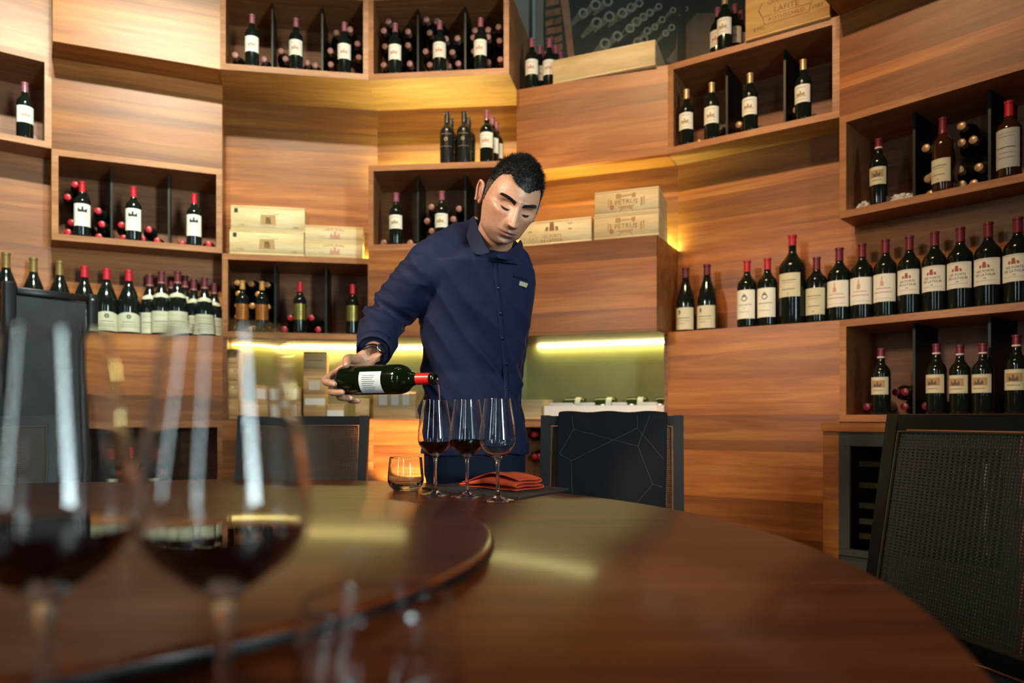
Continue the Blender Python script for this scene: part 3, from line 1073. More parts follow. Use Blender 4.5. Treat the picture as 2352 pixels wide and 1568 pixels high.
def lay(k, row, l, spots, cap, where):
    """spots: image positions of the capsules; heights snap to the stacking of a bottle pile"""
    fc = FA[k]
    b, c = lying_meshes(cap)
    rows_ = {}
    for n, (px, py) in enumerate(spots):
        lf = l - 0.55 - 0.12 * ((n * 7) % 3)
        p, u = fc.at_px(px, lf)
        u = min(max(u, 0.09), 0.91)
        for q in (1 / 3, 2 / 3):                       # keep clear of the dividers
            if abs(u - q) < 0.055:
                u = q + math.copysign(0.055, u - q)
        p = P(k, lf).lerp(P(k + 1, lf), u)
        z = EYE + (HOR - py) / FPX * p.y
        lev = max(0, round((z - SHELF(row) - 0.038) / 0.066))
        rows_.setdefault(lev, []).append((u, lf))
    for lev in rows_:
        rows_[lev].sort()
        for i, (u, lf) in enumerate(rows_[lev]):
            z = SHELF(row) + 0.0385 + lev * 0.066
            back = P(k, lf).lerp(P(k + 1, lf), u) + (Vector((-math.sin(fc.a), math.cos(fc.a))) * 0.29)
            o = empty('wine_bottle', (back.x, back.y, z), fc.a)
            put('bottle_body', b, None, o)
            put('capsule', c, None, o)
            lv = ('bottom', 'second', 'third', 'fourth', 'fifth', 'sixth')[lev] + ' layer'
            if len(spots) == 1:
                w = 'dark bottle lying neck-out ' + where
            else:
                w = 'lying bottle, %s%s %s' % ('' if len(rows_[lev]) == 1 else ORD[i] + ' from left in ', lv, where)
            tag(o, w, 'wine bottle', 'bottles lying ' + where)


lay(C, 1, 2, [(539, 133), (606, 133), (639, 104), (656, 140), (705, 140), (725, 140), (758, 104), (758, 138), (773, 74), (804, 77), (821, 106), (824, 138)], M_CAPPINK, 'in the top cubby left of the corner')
lay(D, 1, 2, [(879, 75), (892, 45), (878, 108), (879, 140), (937, 72), (937, 104), (941, 137), (971, 57), (987, 83), (971, 112), (987, 139), (1004, 55), (1024, 80), (1039, 110), (1030, 139), (1054, 80), (1054, 137), (1087, 64), (1087, 97), (1086, 130), (1121, 62), (1121, 96), (1121, 130), (1147, 93), (1151, 126), (1145, 58), (908, 105), (908, 139)], M_CAPPINK, 'in the top cubby above the man')
lay(D, 3, 2, [(881, 556), (942, 554), (974, 497), (991, 468), (991, 524), (974, 548), (1010, 548), (1041, 495), (1057, 468), (1041, 524), (1057, 548), (1082, 500), (1090, 548)], M_CAPPINK, 'in the cubby beside the man')
lay(B, 3, 1, [(172, 436), (155, 465), (164, 501), (153, 533), (190, 505), (190, 535), (225, 476), (240, 509), (227, 540), (279, 508), (284, 542), (342, 516), (327, 548), (361, 549), (419, 556), (480, 560)], M_CAPR, 'in the left cubby')
lay(C, 4, 1, [(544, 647), (577, 647), (617, 651), (593, 674), (579, 702), (620, 701), (548, 676), (546, 702), (560, 728), (600, 728), (538, 753), (582, 754), (620, 755), (545, 728)], M_CAPO, 'on the left under the pale crates')
lay(C, 4, 1, [(715, 728), (667, 728), (651, 755), (690, 755), (733, 756), (828, 758)], M_CAPR, 'on the right under the pale crates')
lay(F, 2, 1, [(1603, 317), (1660, 300), (1685, 300), (1745, 285), (1815, 242), (1815, 268), (1870, 255)], M_CAPT, 'in the upper right cubby')
lay(G, 3, 1, [(2118, 352), (2118, 395), (2118, 435), (2140, 390), (2208, 298), (2235, 331), (2203, 377), (2236, 408), (2208, 335), (2208, 410), (2250, 370), (2290, 400)], M_CAPT, 'in the upper far right cubby')
lay(G, 5, 1, [(1990, 937), (2057, 905), (2077, 937), (2124, 937), (2100, 905), (2297, 935), (2180, 937), (2240, 937)], M_CAPW, 'in the lower far right cubby')
lay(B, 6, 1, [(330, 1092)], M_CAPR, 'beside the lone bottle in the dark low cubby')
lay(E, 6, 1, [(1226, 1010), (1220, 1045), (1238, 1045)], M_CAPR, 'in the dark cubby by the draped chair')
lay(A, 2, 1, [(88, 318)], M_CAPPINK, 'in the far left cubby')

# crumpled clear wrapping around bottles at the far right
M_WRAP = mat('plastic_wrap', '#cfccc4', rough=0.15, spec=0.7)


def crumple(name, loc, sx, sy, sz, seed, label):
    bm = bmesh.new()
    bmesh.ops.create_icosphere(bm, subdivisions=4, radius=1.0)
    for v_ in bm.verts:
        d = noise.noise(v_.co * 2.3 + Vector((seed, 0, 0))) * 0.45 + noise.noise(v_.co * 6.0 + Vector((0, seed, 0))) * 0.25
        v_.co *= 1 + d
        v_.co.z = max(v_.co.z, -0.75)
    me = bpy.data.meshes.new(name)
    bm.to_mesh(me); bm.free()
    for v_ in me.vertices:
        v_.co = (v_.co.x * sx, v_.co.y * sy, (v_.co.z + 0.75) * sz)
    o = put(name, me, M_WRAP, None, loc)
    tag(o, label, 'wrapping')
    return o


p, u = FA[G].at_px(2072, 0.35)
crumple('crumpled_wrap', (p.x, p.y, SHELF(3)), .055, .05, .032, 3, 'crumpled white tissue beside the engraved bottle at far right')
p, u = FA[G].at_px(1985, 0.45)
crumple('crumpled_wrap', (p.x, p.y, SHELF(3)), .028, .028, .03, 8, 'small crumpled white tissue in the left corner of the far right cubby')

# ------------------------------------------------------------------ wooden crates
def crate(loc, rz, w, d, h, label, prints=(), material=None, group='wooden wine crates', lid=True, stick=()):
    m = material or M_CRATE
    o = empty('wine_crate', loc, rz)
    t = 0.011
    box('front_board', -w / 2 + 0.0005, w / 2 - 0.0005, 0, t, t + 0.0005, h - t - 0.0005, m, o, 0.0008, 1)
    box('back_board', -w / 2, w / 2, d - t, d, t, h - t, m, o)
    box('end_board', -w / 2, -w / 2 + t, t + 0.0004, d - t - 0.0004, t, h - t, m, o)
    box('end_board', w / 2 - t, w / 2, t + 0.0004, d - t - 0.0004, t, h - t, m, o)
    box('bottom_board', -w / 2, w / 2, 0.0004, d, 0, t, m, o, 0.0008, 1)
    box('lid', -w / 2, w / 2, 0.0004, d, h - t, h, m, o, 0.0008, 1)
    fb = o.children[0]
    for mt_, flat in prints:
        v = [(x, -0.0006, z + h / 2) for x, y, z in flat[0]]
        put('print', mesh('print', v, flat[1]), mt_, fb)
    for (x0, x1, z0, z1, mm) in stick:
        box('sticker', x0, x1, -0.0009, -0.0001, z0, z1, mm, fb)
    tag(o, label, 'crate', group)
    return o


def crate_px(k, l, z, px0, px1, h, d, label, prints=(), **kw):
    fc = FA[k]
    a, _ = fc.at_px(px0, l)
    b, _ = fc.at_px(px1, l)
    c = (a + b) / 2
    w = (b - a).length
    pr = prints(w, h) if callable(prints) else prints
    return crate((c.x, c.y, z), fc.a + kw.pop('turn', 0.0), w, d, h, label, pr, **kw)


def pr_chapel(year):
    def g(w, h):
        m = MB()
        m.add(*flat_poly([(-.045, -.036), (.045, -.036), (.040, .022), (-.040, .022)]))
        return [(M_BURNL, (m.v, m.f)), (M_BURN, flat_poly([(-.016, -.030), (.018, -.030), (.012, .008), (-.012, .008)])), (M_BURNL, shift(arc_text('CHATEAU', .0150, .075), -.010, .038)), (M_BURNL, wiggle(.030, .062, .026, .004, .004, 6)), (M_BURNL, shift(text_vf('GRAND VIN', .0145), 0, -.046)),
                (M_BURN, shift(text_vf('1 MG', .016), -w * .36, -h * .3)), (M_INK, shift(text_vf(year, .0165), w * .37, -h * .34)),
                (M_INKD, flat_poly([(-w * .455, h * .20), (-w * .405, h * .20), (-w * .405, h * .38), (-w * .455, h * .38)]))]
    return g


def pr_cheval(w, h):
    return [(M_BURN, shift(arc_text('CHEVAL BLANC', .017, .25), 0, h * .28)), (M_INKP, shift(castle(.055, .040), .005, -h * .28)), (M_BURNL, flat_bar(-.09, -.055, -h * .2, .003)), (M_BURNL, flat_bar(-.03, .04, -h * .3, .003))]


def pr_forts(w, h):
    return [(M_BURN, shift(tower(.075, .046), -.015, h * .06)), (M_BURN, shift(text_vf('LES FORTS', .023), -.015, -h * .16)), (M_BURN, shift(text_vf('DE LATOUR', .023), -.015, -h * .36)), (M_BURNL, flat_ring(-w * .30, -h * .22, .0185, .0205, 26)), (M_BURN, shift(text_vf('6', .016), -w * .30, -h * .22)),
            (M_INK, shift(text_vf('1967', .016), w * .21, h * .30)), (M_INK, flat_bar(w * .19, w * .24, h * .08, .005)), (M_INK, flat_bar(-w * .37, -w * .31, h * .08, .005))]


def pr_petrus(w, h):
    m = MB()
    m.add(*flat_poly([(-.055, .018), (-.028, .018), (-.028, .045), (-.055, .045)]))
    m.add(*flat_poly([(-.028, .026), (.03, .030), (.03, .036), (-.028, .034)]))
    m.add(*flat_poly([(.03, .018), (.050, .020), (.050, .044), (.03, .042)]))
    n = MB()
    n.add(*flat_poly([(-.050, -.020), (.045, -.020), (.030, -.032), (.040, -.050), (.010, -.034), (-.012, -.034), (-.040, -.054), (-.030, -.032)]))
    q = MB()
    for s in (-1, 1):
        q.add(*flat_poly([(s * .075, -.028), (s * .085, -.028), (s * .085, .016), (s * .075, .016)]))
        q.add(*flat_poly([(s * .090, -.024), (s * .096, -.024), (s * .096, .022), (s * .090, .022)]))
    return [(M_BURNL, (m.v, m.f)), (M_BURNL, (n.v, n.f)), (M_BURNL, (q.v, q.f)), (M_BURN, arc_text('PETRUS', .036, .45)), (M_INKR, flat_ring(-.075, -.024, .005, .011, 14))]


# two pairs on the ledge left of the man
ZL = ZB[3]
crate_px(C, .97, ZL, 527, 698, .140, .20, 'lower of the two darker stamped crates on the left ledge', pr_chapel('1983'))
crate_px(C, .97, ZL + .1405, 530, 700, .140, .20, 'upper of the two darker stamped crates on the left ledge', pr_chapel('1990'))
crate_px(C, .98, ZL, 700, 833, .092, .19, 'lower of the two narrow pale crates on the left ledge', pr_cheval)
crate_px(C, .98, ZL + .0925, 700, 834, .090, .19, 'upper of the two narrow pale crates on the left ledge', pr_cheval)
# ledge right of the man
crate_px(E, 1.95, ZL, 1192, 1358, .130, .22, 'crate branded with a castle beside the cheek of the man', pr_forts)
crate_px(E, 1.97, ZL, 1364, 1513, .124, .33, 'lower crate of the branded pair on the right ledge', pr_petrus)
crate_px(E, 1.97, ZL + .1245, 1366, 1513, .127, .30, 'upper crate of the branded pair on the right ledge', pr_petrus)
# long crate under the mural and large crate top right
crate_px(E, 1.06, ZB[1], 1268, 1506, .135, .30, 'long plain crate lying on the ledge under the mural', turn=-.05)


def pr_lafite(w, h):
    return [(M_BURN, shift(text_vf('LAFITE', .040), .0, -.052)), (M_BURN, shift(text_vf('ROTHSCHILD', .028), .0, -.092)), (M_BURN, shift(text_vf('GRAND VIN DE', .026), .0, -.010)),
            (M_BURN, flat_bar(-.115, .115, -.072, .003)), (M_BURN, flat_bar(-.105, .105, -.112, .003)), (M_BURN, flat_poly([(-.115, -.073), (-.112, -.073), (-.102, -.112), (-.105, -.112)])), (M_BURN, flat_poly([(.115, -.073), (.112, -.073), (.102, -.112), (.105, -.112)])),
            (M_BURN, flat_poly([(-.135, -.035), (-.130, -.035), (-.112, -.072), (-.117, -.072)])), (M_BURN, flat_poly([(-.135, -.035), (-.130, -.035), (-.112, .0), (-.117, .0)])), (M_BURN, flat_poly([(.118, -.072), (.115, -.072), (.120, .05), (.123, .05)])),
            (M_INK, shift(text_vf('8 MG', .024), -w * .33, -.125)), (M_INK, shift(text_vf('1983', .026), w * .36, -.095))]


crate_px(F, 1.08, ZB[1], 1712, 1906, .33, .30, 'large crate with branded crest at the top right', pr_lafite, material=wood('pine_crate_honey', '#b98d52', '#cba363', '#d8b47a', rough=.6, tone=.05, grain=(1.2, 9, 9), fine=.1))

# cases stacked in the lit niche
ZN = ZB[5] + 0.012
M_STICK = mat('white_sticker', '#e4e2dc', rough=.6)
M_STICKY = mat('yellow_sticker', '#d8b93c', rough=.6)
M_TAPE = mat('pale_tape', '#cdbfae', rough=.35)


def pr_ml(w, h):
    return [(M_BURN, shift(text_vf('750 ML', .016), w * .12, -h * .30)), (M_BURNL, flat_bar(-w * .3, -w * .05, h * .28, .005)), (M_BURNL, flat_bar(w * .2, w * .38, h * .25, .012))]


for i, hh in enumerate((.100, .100, .100, .105)):
    crate_px(C, .55, ZN + i * .1004, 514, 553, min(hh, .0999), .24, 'narrow case, %s from the bottom of the stack at the niche end' % ORD[i], pr_ml, material=M_CRATE2, group='cases in the niche')
crate_px(C, .25, ZN, 556, 640, .098, .2, 'wide low case beside the narrow stack in the niche', lambda w, h: [(M_BURNL, flat_bar(-w * .4, -w * .2, h * .2, .006)), (M_BURNL, flat_bar(-w * .4, -w * .15, -h * .1, .004))], material=M_CRATE2, group='cases in the niche')
crate_px(C, .05, ZN + .0985, 600, 640, .10, .16, 'small case with white sticker on top of the wide low case', (), material=M_CRATE2, group='cases in the niche', stick=[(-.035, .035, .02, .08, M_STICK)])
for i in range(2):
    crate_px(C, .3, ZN + i * .0965, 646, 691, .096, .2, '%s small case with square white sticker in the niche' % ('lower', 'upper')[i], lambda w, h: [(M_INK, flat_bar(-.02, .018, .012, .003)), (M_INK, flat_bar(-.015, .02, .0, .003))], material=M_CRATE2, group='cases in the niche', stick=[(-.040, .030, .02, .085, M_STICK)])
for i, lb in enumerate(('bottom case with long white sticker in the middle niche stack', 'middle case with grey sticker in the middle niche stack', 'top case of the middle niche stack')):
    st = ([(-.058, .058, .085, .125, M_STICK), (.01, .055, .073, .085, M_STICKY)], [(-.035, .028, .04, .092, M_TAPE)], [])[i]
    crate_px(C, .35, ZN + i * .1355, 697, 750 - (i == 1), .135, .22, lb, lambda w, h, i=i: [(M_BURN, flat_bar(-.045, .045, h * .1 if i == 2 else h * .30, .004)), (M_BURNL, flat_bar(-.04, .04, -h * .22, .004))], material=M_CRATE2, group='cases in the niche', stick=st)
crate_px(C, .45, ZN, 750.5, 790, .088, .2, 'small low case with handwritten label in the niche', lambda w, h: [(M_INKD, wiggle(-.035, .03, -.012, .008, .004, 4))], material=M_CRATE2, group='cases in the niche', stick=[(-.049, .049, .005, .052, M_STICK)])
crate_px(C, .3, ZN, 816, 848, .125, .2, 'upright case half hidden under the pouring hand', (), material=M_CRATE2, group='cases in the niche')
crate_px(D, .5, ZN, 857, 955, .165, .22, 'wide taped case between the pouring bottle and the man', lambda w, h: [(M_BURNL, flat_bar(-.1, .1, -h * .36, .004))], material=M_CRATE2, group='cases in the niche', stick=[(-.095, -.045, .085, .160, M_TAPE), (-.02, .025, .085, .160, M_TAPE), (.05, .09, .085, .160, M_TAPE)])
crate_px(E, .45, ZN, 1196, 1248, .115, .2, 'pale case at the right hip of the niche behind the man', (), material=M_CRATE, group='cases in the niche')

# white foam tray with lying magnums
M_FOAM = mat('white_foam', '#e9e7e4', rough=.7)
fc = FA[E]
a_, _ = fc.at_px(1250, .62)
b_, _ = fc.at_px(1534, .62)
w = (b_ - a_).length
c_ = (a_ + b_) / 2
tray = empty('foam_tray', (c_.x, c_.y, ZN), fc.a)
tag(tray, 'white foam shipping tray holding green magnums in the lit niche', 'tray')
box('tray_base', -w / 2, w / 2, 0, .26, 0, .022, M_FOAM, tray)
box('tray_wall', -w / 2, w / 2, 0, .02, .022, .078, M_FOAM, tray)
box('tray_wall', -w / 2, w / 2, .24, .26, .022, .078, M_FOAM, tray)
xs = [-w / 2 + .0, -w * .17, w * .095, w * .36]
for i, x in enumerate((-w * .46, -w * .20, w * .06, w * .30)):
    box('tray_tab', x, x + (.14 if i == 0 else .085), -.001, .021, .078, .094, M_FOAM, tray, .002, 1)
for i, x in enumerate((-w * .33, -w * .07, w * .185, w * .43)):
    rr = .052
    prof = prof_bordeaux(rr, .26)
    o = empty('wine_bottle', (0, 0, 0))
    v, f = lathe_vf(prof, 24, True, True)
    rt = lambda q: [(-z + .13, y, x_) for x_, y, z in q]
    M_GREENB = mat('green_magnum_glass', (.035, .05, .012, 1), rough=.1)
    put('bottle_body', mesh('bottle_body', rt(v), f, True), M_GREENB, o)
    cp = [(q[0] + .0012, q[1]) for q in prof if q[1] > .2] + [(.001, .2615)]
    v, f = lathe_vf(cp, 18)
    put('capsule', mesh('capsule', rt(v), f, True), M_CAPW if i else M_GREENB, o)
    v, f = patch_vf(prof, .03, .075, 2.2, n=20)
    put('label', mesh('label', [(-z + .13, x_, -y) for x_, y, z in v], f, True), M_PAPER, o)
    s_ = math.sin(fc.a); co = math.cos(fc.a)
    lx, ly = x, .13
    o.location = (c_.x + lx * co - ly * s_, c_.y + lx * s_ + ly * co, ZN + .022 + rr + .001)
    o.rotation_euler = (0, 0, fc.a)
    o.scale = (.72, 1, 1)
    tag(o, '%s green magnum from left lying in the white foam tray' % ORD[i], 'wine bottle', 'magnums in the foam tray')

# ------------------------------------------------------------------ mural above the right-hand boxes, grey column and pipe
M_MURAL = mat('mural_print', '#3a4038', rough=.7, noise_amt=.35, noise_scale=2.2)
M_MBRICK = mat('mural_brick', '#9a6a4a', rough=.7, noise_amt=.3, noise_scale=14)
M_MPOST = mat('mural_post', '#a8795a', rough=.7, noise_amt=.25, noise_scale=9)
M_MRING = mat('mural_ring', '#8f8f80', rough=.7, noise_amt=.2, noise_scale=12)
M_MNECK = mat('mural_neck', '#6e6c58', rough=.7)
M_MFLOOR = mat('mural_floor', '#6d665b', rough=.7, noise_amt=.2, noise_scale=6)
fe = FA[E]


def mural_pt(px, py, l=-0.95):
    k = E if px < 1560 else F
    p, u = FA[k].at_px(px, l)
    return Vector((p.x, p.y, EYE + (HOR - py) / FPX * p.y))


mu = empty('wall_mural')
tag(mu, 'large photographic mural of lying bottles in a cellar', 'mural')
for k, u0, u1 in ((E, .10, 1.0), (F, 0.0, .55)):
    v, f = FA[k].wedge(-0.955, -1.01, ZB[1], CEIL - 0.05, u0, u1)
    put('mural_sheet', mesh('mural_sheet', v, f), M_MURAL, mu, (FA[k].o.x, FA[k].o.y, 0), (0, 0, FA[k].a))


def mural_poly(pts, m, l=-0.95):
    v = [mural_pt(x, y, l) for x, y in pts]
    put('print', mesh('print', v, [tuple(range(len(v)))]), m, mu)


for (x0, y0, x1, y1) in ((1253, 20, 1288, 36), (1253, 44, 1272, 58), (1274, 40, 1290, 54), (1254, 62, 1290, 76), (1254, 84, 1270, 98), (1273, 82, 1291, 96), (1256, 102, 1292, 118), (1254, -6, 1284, 12)):
    mural_poly([(x0, y0 + 4), (x0, y1 + 4), (x1, y1 - 3), (x1, y0 - 3)], M_MBRICK)
mural_poly([(1284, -20), (1296, 60), (1306, 140), (1320, 140), (1312, 60), (1304, -20)], M_MPOST, -0.945)
mural_poly([(1530, 140), (1552, 110), (1556, 60), (1556, 150)], M_MFLOOR, -0.948)
mural_poly([(1564, 160), (1564, 70), (1600, 30), (1680, 30), (1680, 160)], M_MFLOOR, -0.948)
for px, py, r in ((1368, 11, 13), (1371, 52, 13), (1400, 38, 13), (1430, 30, 12), (1450, 17, 11), (1468, 7, 10), (1390, 100, 13), (1418, 83, 12), (1447, 65, 11), (1462, 50, 11), (1478, 39, 10), (1493, 29, 9), (1513, 15, 8),
                  (1487, 71, 9), (1504, 62, 8), (1521, 45, 8), (1529, 76, 8), (1543, 63, 8), (1546, 23, 7), (1396, 3, 12), (1465, 95, 10), (1480, 90, 9), (1575, 20, 6), (1340, 30, 12)):
    a0_, b0_ = [], []
    v, f = [], []
    for i in range(18):
        t = 2 * PI * i / 18
        v.append(mural_pt(px + r * math.cos(t), py + r * math.sin(t), -0.945))
        v.append(mural_pt(px + r * .55 * math.cos(t), py + r * .55 * math.sin(t), -0.945))
    for i in range(18):
        j = (i + 1) % 18
        f.append((2 * i, 2 * j, 2 * j + 1, 2 * i + 1))
    put('print', mesh('print', v, f), M_MRING, mu)
    mural_poly([(px - r * .9, py - r * .3), (px - r * .2, py + r * .95), (px - r * 2.6, py + r * 2.9), (px - r * 2.9, py + r * 2.4)], M_MNECK, -0.949)
p, _ = fe.at_px(1226, -0.85)
pipe = empty('wall_pipe', (p.x, p.y, ZB[1]))
lathe('pipe_tube', [(.012, 0.0), (.012, CEIL - ZB[1] - .01)], mat('pipe_paint', '#8fa6a0', rough=.4), pipe, 14)
for z in (.15, .75):
    lathe('pipe_clamp', [(.014, z), (.016, z), (.016, z + .02), (.014, z + .02)], M_BLACK, pipe, 14)
tag(pipe, 'thin pale blue vertical pipe left of the mural', 'pipe')

# ------------------------------------------------------------------ round table with turntable
TZ = EYE - 0.200
TC = Vector((-0.853, 1.065))
TR = 1.328
tb = empty('round_table', (TC.x, TC.y, 0))
lathe('table_top', [(.002, TZ - .045), (TR - .02, TZ - .045), (TR - .004, TZ - .038), (TR, TZ - .024), (TR - .002, TZ - .006), (TR - .008, TZ), (.002, TZ)], M_TABLE, tb, 160, sharp=60)
lathe('pedestal', [(.05, 0.0), (.42, 0.0), (.42, .05), (.20, .09), (.16, .2), (.16, TZ - .12), (.42, TZ - .05), (.05, TZ - .05)], M_TABLE, tb, 48)
tag(tb, 'large round dark wooden table in the foreground', 'table')
SZ = EYE - 0.172
tt = empty('turntable', (-0.690, 1.040, TZ))
M_EDGE = mat('turntable_edge', '#120c0a', rough=.35)
lathe('turntable_base', [(.002, .0006), (.60, .0006), (.60, .006), (.002, .006)], M_EDGE, tt, 96)
lathe('turntable_disc', [(.002, .0062), (.655, .0062), (.6625, .010), (.6635, SZ - TZ - .006), (.6605, SZ - TZ - .0015), (.655, SZ - TZ), (.002, SZ - TZ)], M_TABLE, tt, 140, sharp=60)
lathe('edge_band', [(.6640, .011), (.6644, .012), (.6644, SZ - TZ - .007), (.6640, SZ - TZ - .006)], M_EDGE, tt, 140)
tag(tt, 'round wooden turntable lying on the table', 'turntable')

# ------------------------------------------------------------------ glasses
M_CLEAR = mat('clear_glass', (1, 1, 1, 1), rough=0.0, trans=1.0, ior=1.48, spec=.5)
M_WINE = mat('red_wine', (.006, .0004, .0009, 1), rough=.02, spec=.5)
G_OUT = [(.0004, 0), (.0395, 0), (.0408, .0012), (.0395, .0026), (.024, .0052), (.011, .0088), (.0058, .015), (.0045, .030), (.0041, .055), (.0042, .082), (.0055, .096), (.0098, .1035), (.021, .1105), (.0335, .1205), (.0422, .1315), (.0455, .1420), (.0459, .1500), (.0437, .1700), (.0397, .1950), (.0356, .2200), (.0323, .2440), (.03185, .2468), (.0316, .2480), (.03135, .24845)]
G_IN = [(.0311, .24845), (.0308, .2480), (.03105, .2468), (.0315, .2440), (.0347, .2200), (.0388, .1950), (.0428, .1700), (.0450, .1500), (.0446, .1420), (.0412, .1322), (.0324, .1217), (.0202, .1122), (.0085, .1075), (.0004, .1065)]
vg, fg = lathe_vf(G_OUT + G_IN, 48)
ME_GLASS = mesh('bowl_and_stem', vg, fg, True)
ME_GLASS.materials.append(M_CLEAR)
T_OUT = [(.0004, 0), (.033, 0), (.036, .0022), (.0465, .014), (.0503, .026), (.0497, .045), (.0472, .072), (.0452, .0890), (.0449, .0910), (.0446, .0920), (.04445, .0922)]
T_IN = [(.0441, .0922), (.0438, .0920), (.0437, .0910), (.0440, .0890), (.0460, .072), (.0485, .045), (.0485, .030), (.0440, .0190), (.030, .0135), (.0004, .0125)]
vt, ft = lathe_vf(T_OUT + T_IN, 48)
ME_TUMB = mesh('tumbler_wall', vt, ft, True)
ME_TUMB.materials.append(M_CLEAR)
_WM = {}


def wine_mesh(level):
    if level not in _WM:
        pr = [(max(.0004, r - .0004), z + .0004) for r, z in reversed(G_IN) if z < level]
        for (r0, z0), (r1, z1) in zip(list(reversed(G_IN)), list(reversed(G_IN))[1:]):
            if z0 <= level <= z1:
                pr.append((r0 + (r1 - r0) * (level - z0) / (z1 - z0) - .0004, level))
        pr.append((.0004, level))
        v, f = lathe_vf(pr, 48)
        me = mesh('wine', v, f, True)
        me.set_sharp_from_angle(angle=math.radians(35))
        me.materials.append(M_WINE)
        _WM[level] = me
    return _WM[level]


def wine_glass(x, y, level, label, group):
    o = empty('wine_glass', (x, y, TZ + .0003))
    put('bowl_and_stem', ME_GLASS, None, o)
    if level:
        put('wine', wine_mesh(level), None, o)
    tag(o, label, 'wine glass', group)
    return o


def tumbler(x, y, label):
    o = empty('tumbler', (x, y, TZ + .0003))
    put('tumbler_wall', ME_TUMB, None, o)
    tag(o, label, 'tumbler', 'water tumblers on the table')
    return o


wine_glass(-.2000, 1.886, .140, 'left wine glass of the far three being filled from the bottle', 'wine glasses by the slate')
wine_glass(-.1144, 1.844, .148, 'middle wine glass of the far three, half full of red wine', 'wine glasses by the slate')
wine_glass(-.0350, 1.757, None, 'empty right wine glass of the far three', 'wine glasses by the slate')
wine_glass(-.1590, .400, .139, 'right blurred foreground wine glass with red wine', 'foreground wine glasses')
wine_glass(-.2560, .396, .141, 'left blurred foreground wine glass cut by the photo edge', 'foreground wine glasses')
tumbler(-.2970, 2.020, 'clear empty tumbler on the far side beside the wine glasses')
tumbler(-.0800, .433, 'clear blurred tumbler in the near foreground')

# slate and napkin
sl = empty('slate_board', (0, 0, TZ))
M_SLATE = mat('slate', '#2c2827', rough=.65, bump=.5, noise_scale=60)
SFR, SR_, SL_ = Vector((.0150, 1.785)), Vector((.1600, 2.020)), Vector((-.2550, 2.047))
SB_ = SR_ + SL_ - SFR
bm = bmesh.new()
q = [SFR, SR_, SB_, SL_]
N = 10
ring = []
for i in range(4):
    a, b = q[i], q[(i + 1) % 4]
    for j in range(N):
        p = a.lerp(b, j / N)
        n_ = noise.noise(Vector((p.x * 60, p.y * 60, 0))) * .0012
        ring.append(Vector((p.x + n_, p.y + n_, 0)))
vb = [bm.verts.new((p.x, p.y, .0006)) for p in ring]
vt_ = [bm.verts.new((p.x, p.y, .0056)) for p in ring]
bm.faces.new(vb[::-1]); bm.faces.new(vt_)
for i in range(len(ring)):
    j = (i + 1) % len(ring)
    bm.faces.new((vb[i], vb[j], vt_[j], vt_[i]))
me = bpy.data.meshes.new('slate_slab'); bm.to_mesh(me); bm.free()
put('slate_slab', me, M_SLATE, sl)
tag(sl, 'dark slate board lying under the orange napkin', 'slate')

NAP_A, NAP_B = Vector((.012, 1.915, 0)), Vector((-.165, 2.075, 0))      # front edge, right to left
along = (NAP_B - NAP_A)
LN = along.length
along.normalize()
across = Vector((.60, .80, 0)).normalized()
sec = []
W_ = .125
zt = .0085
for lay_ in range(4):
    s0 = 0.004 * lay_
    z = .002 + lay_ * zt
    xs_ = [s0 + (W_ - 2 * s0) * i / 6 for i in range(7)]
    if lay_ % 2:
        xs_ = xs_[::-1]
    sec += [(x, z + (.0015 * math.sin(x * 50))) for x in xs_]
    if lay_ < 3:
        e = sec[-1][0]
        s = 1 if lay_ % 2 == 0 else -1
        for t in (30, 60, 90, 120, 150):
            a = math.radians(t)
            sec.append((e + s * math.sin(a) * zt * .62, z + zt / 2 - math.cos(a) * zt / 2))
NL = 22
v, f = [], []
for i in range(NL + 1):
    t = i / NL
    hz = 1.0 + .55 * math.sin(PI * min(1, t * 1.15)) - .62 * max(0, t - .45) / .55
    wd = 1.0 - .30 * max(0, t - .35) / .65
    for x, z in sec:
        dd = across * ((x - W_ / 2) * wd + W_ / 2)
        nz_ = noise.noise(Vector((t * 4, x * 20, z * 30))) * .0022
        p = NAP_A + along * (t * LN + nz_ * 1.5) + dd
        v.append((p.x, p.y, max(.0015, z * hz + nz_ * .6)))
m = len(sec)
for i in range(NL):
    for j in range(m - 1):
        f.append((i * m + j, i * m + j + 1, (i + 1) * m + j + 1, (i + 1) * m + j))
M_NAP = mat('orange_linen', '#d2481e', rough=.85, bump=.25, noise_scale=400)
nap = empty('folded_napkin', (0, 0, TZ + .0056))
no = put('cloth', mesh('cloth', v, f, True), M_NAP, nap)
sm = no.modifiers.new('thick', 'SOLIDIFY'); sm.thickness = .0028; sm.offset = 0
sb = no.modifiers.new('soft', 'SUBSURF'); sb.levels = 1; sb.render_levels = 1
tag(nap, 'folded orange cloth napkin on the slate', 'napkin')

# ------------------------------------------------------------------ chairs
M_CHAIR = mat('dark_stained_frame', '#201a16', rough=.4, spec=.45)
M_CANE = mat('woven_cane', '#55493c', rough=.6)
M_TRIM = mat('cane_trim', '#5e4a34', rough=.5)
M_SEAT = mat('seat_leather', '#241d19', rough=.5)
_CH = None


def bar_vf(p, q, w, d):
    """square bar from p to q; w across (x), d deep"""
    p, q = Vector(p), Vector(q)
    t = (q - p).normalized()
    x = Vector((1, 0, 0)) if abs(t.x) < .9 else Vector((0, 0, 1))
    y = t.cross(x).normalized()
    x = y.cross(t).normalized()
    v = []
    for c in (p, q):
        for sx, sy in ((-1, -1), (1, -1), (1, 1), (-1, 1)):
            v.append(c + x * (sx * w / 2) + y * (sy * d / 2))
    return v, list(BOXF)


def back_y(z):
    return .215 + .085 * max(0, (z - .47)) / .5


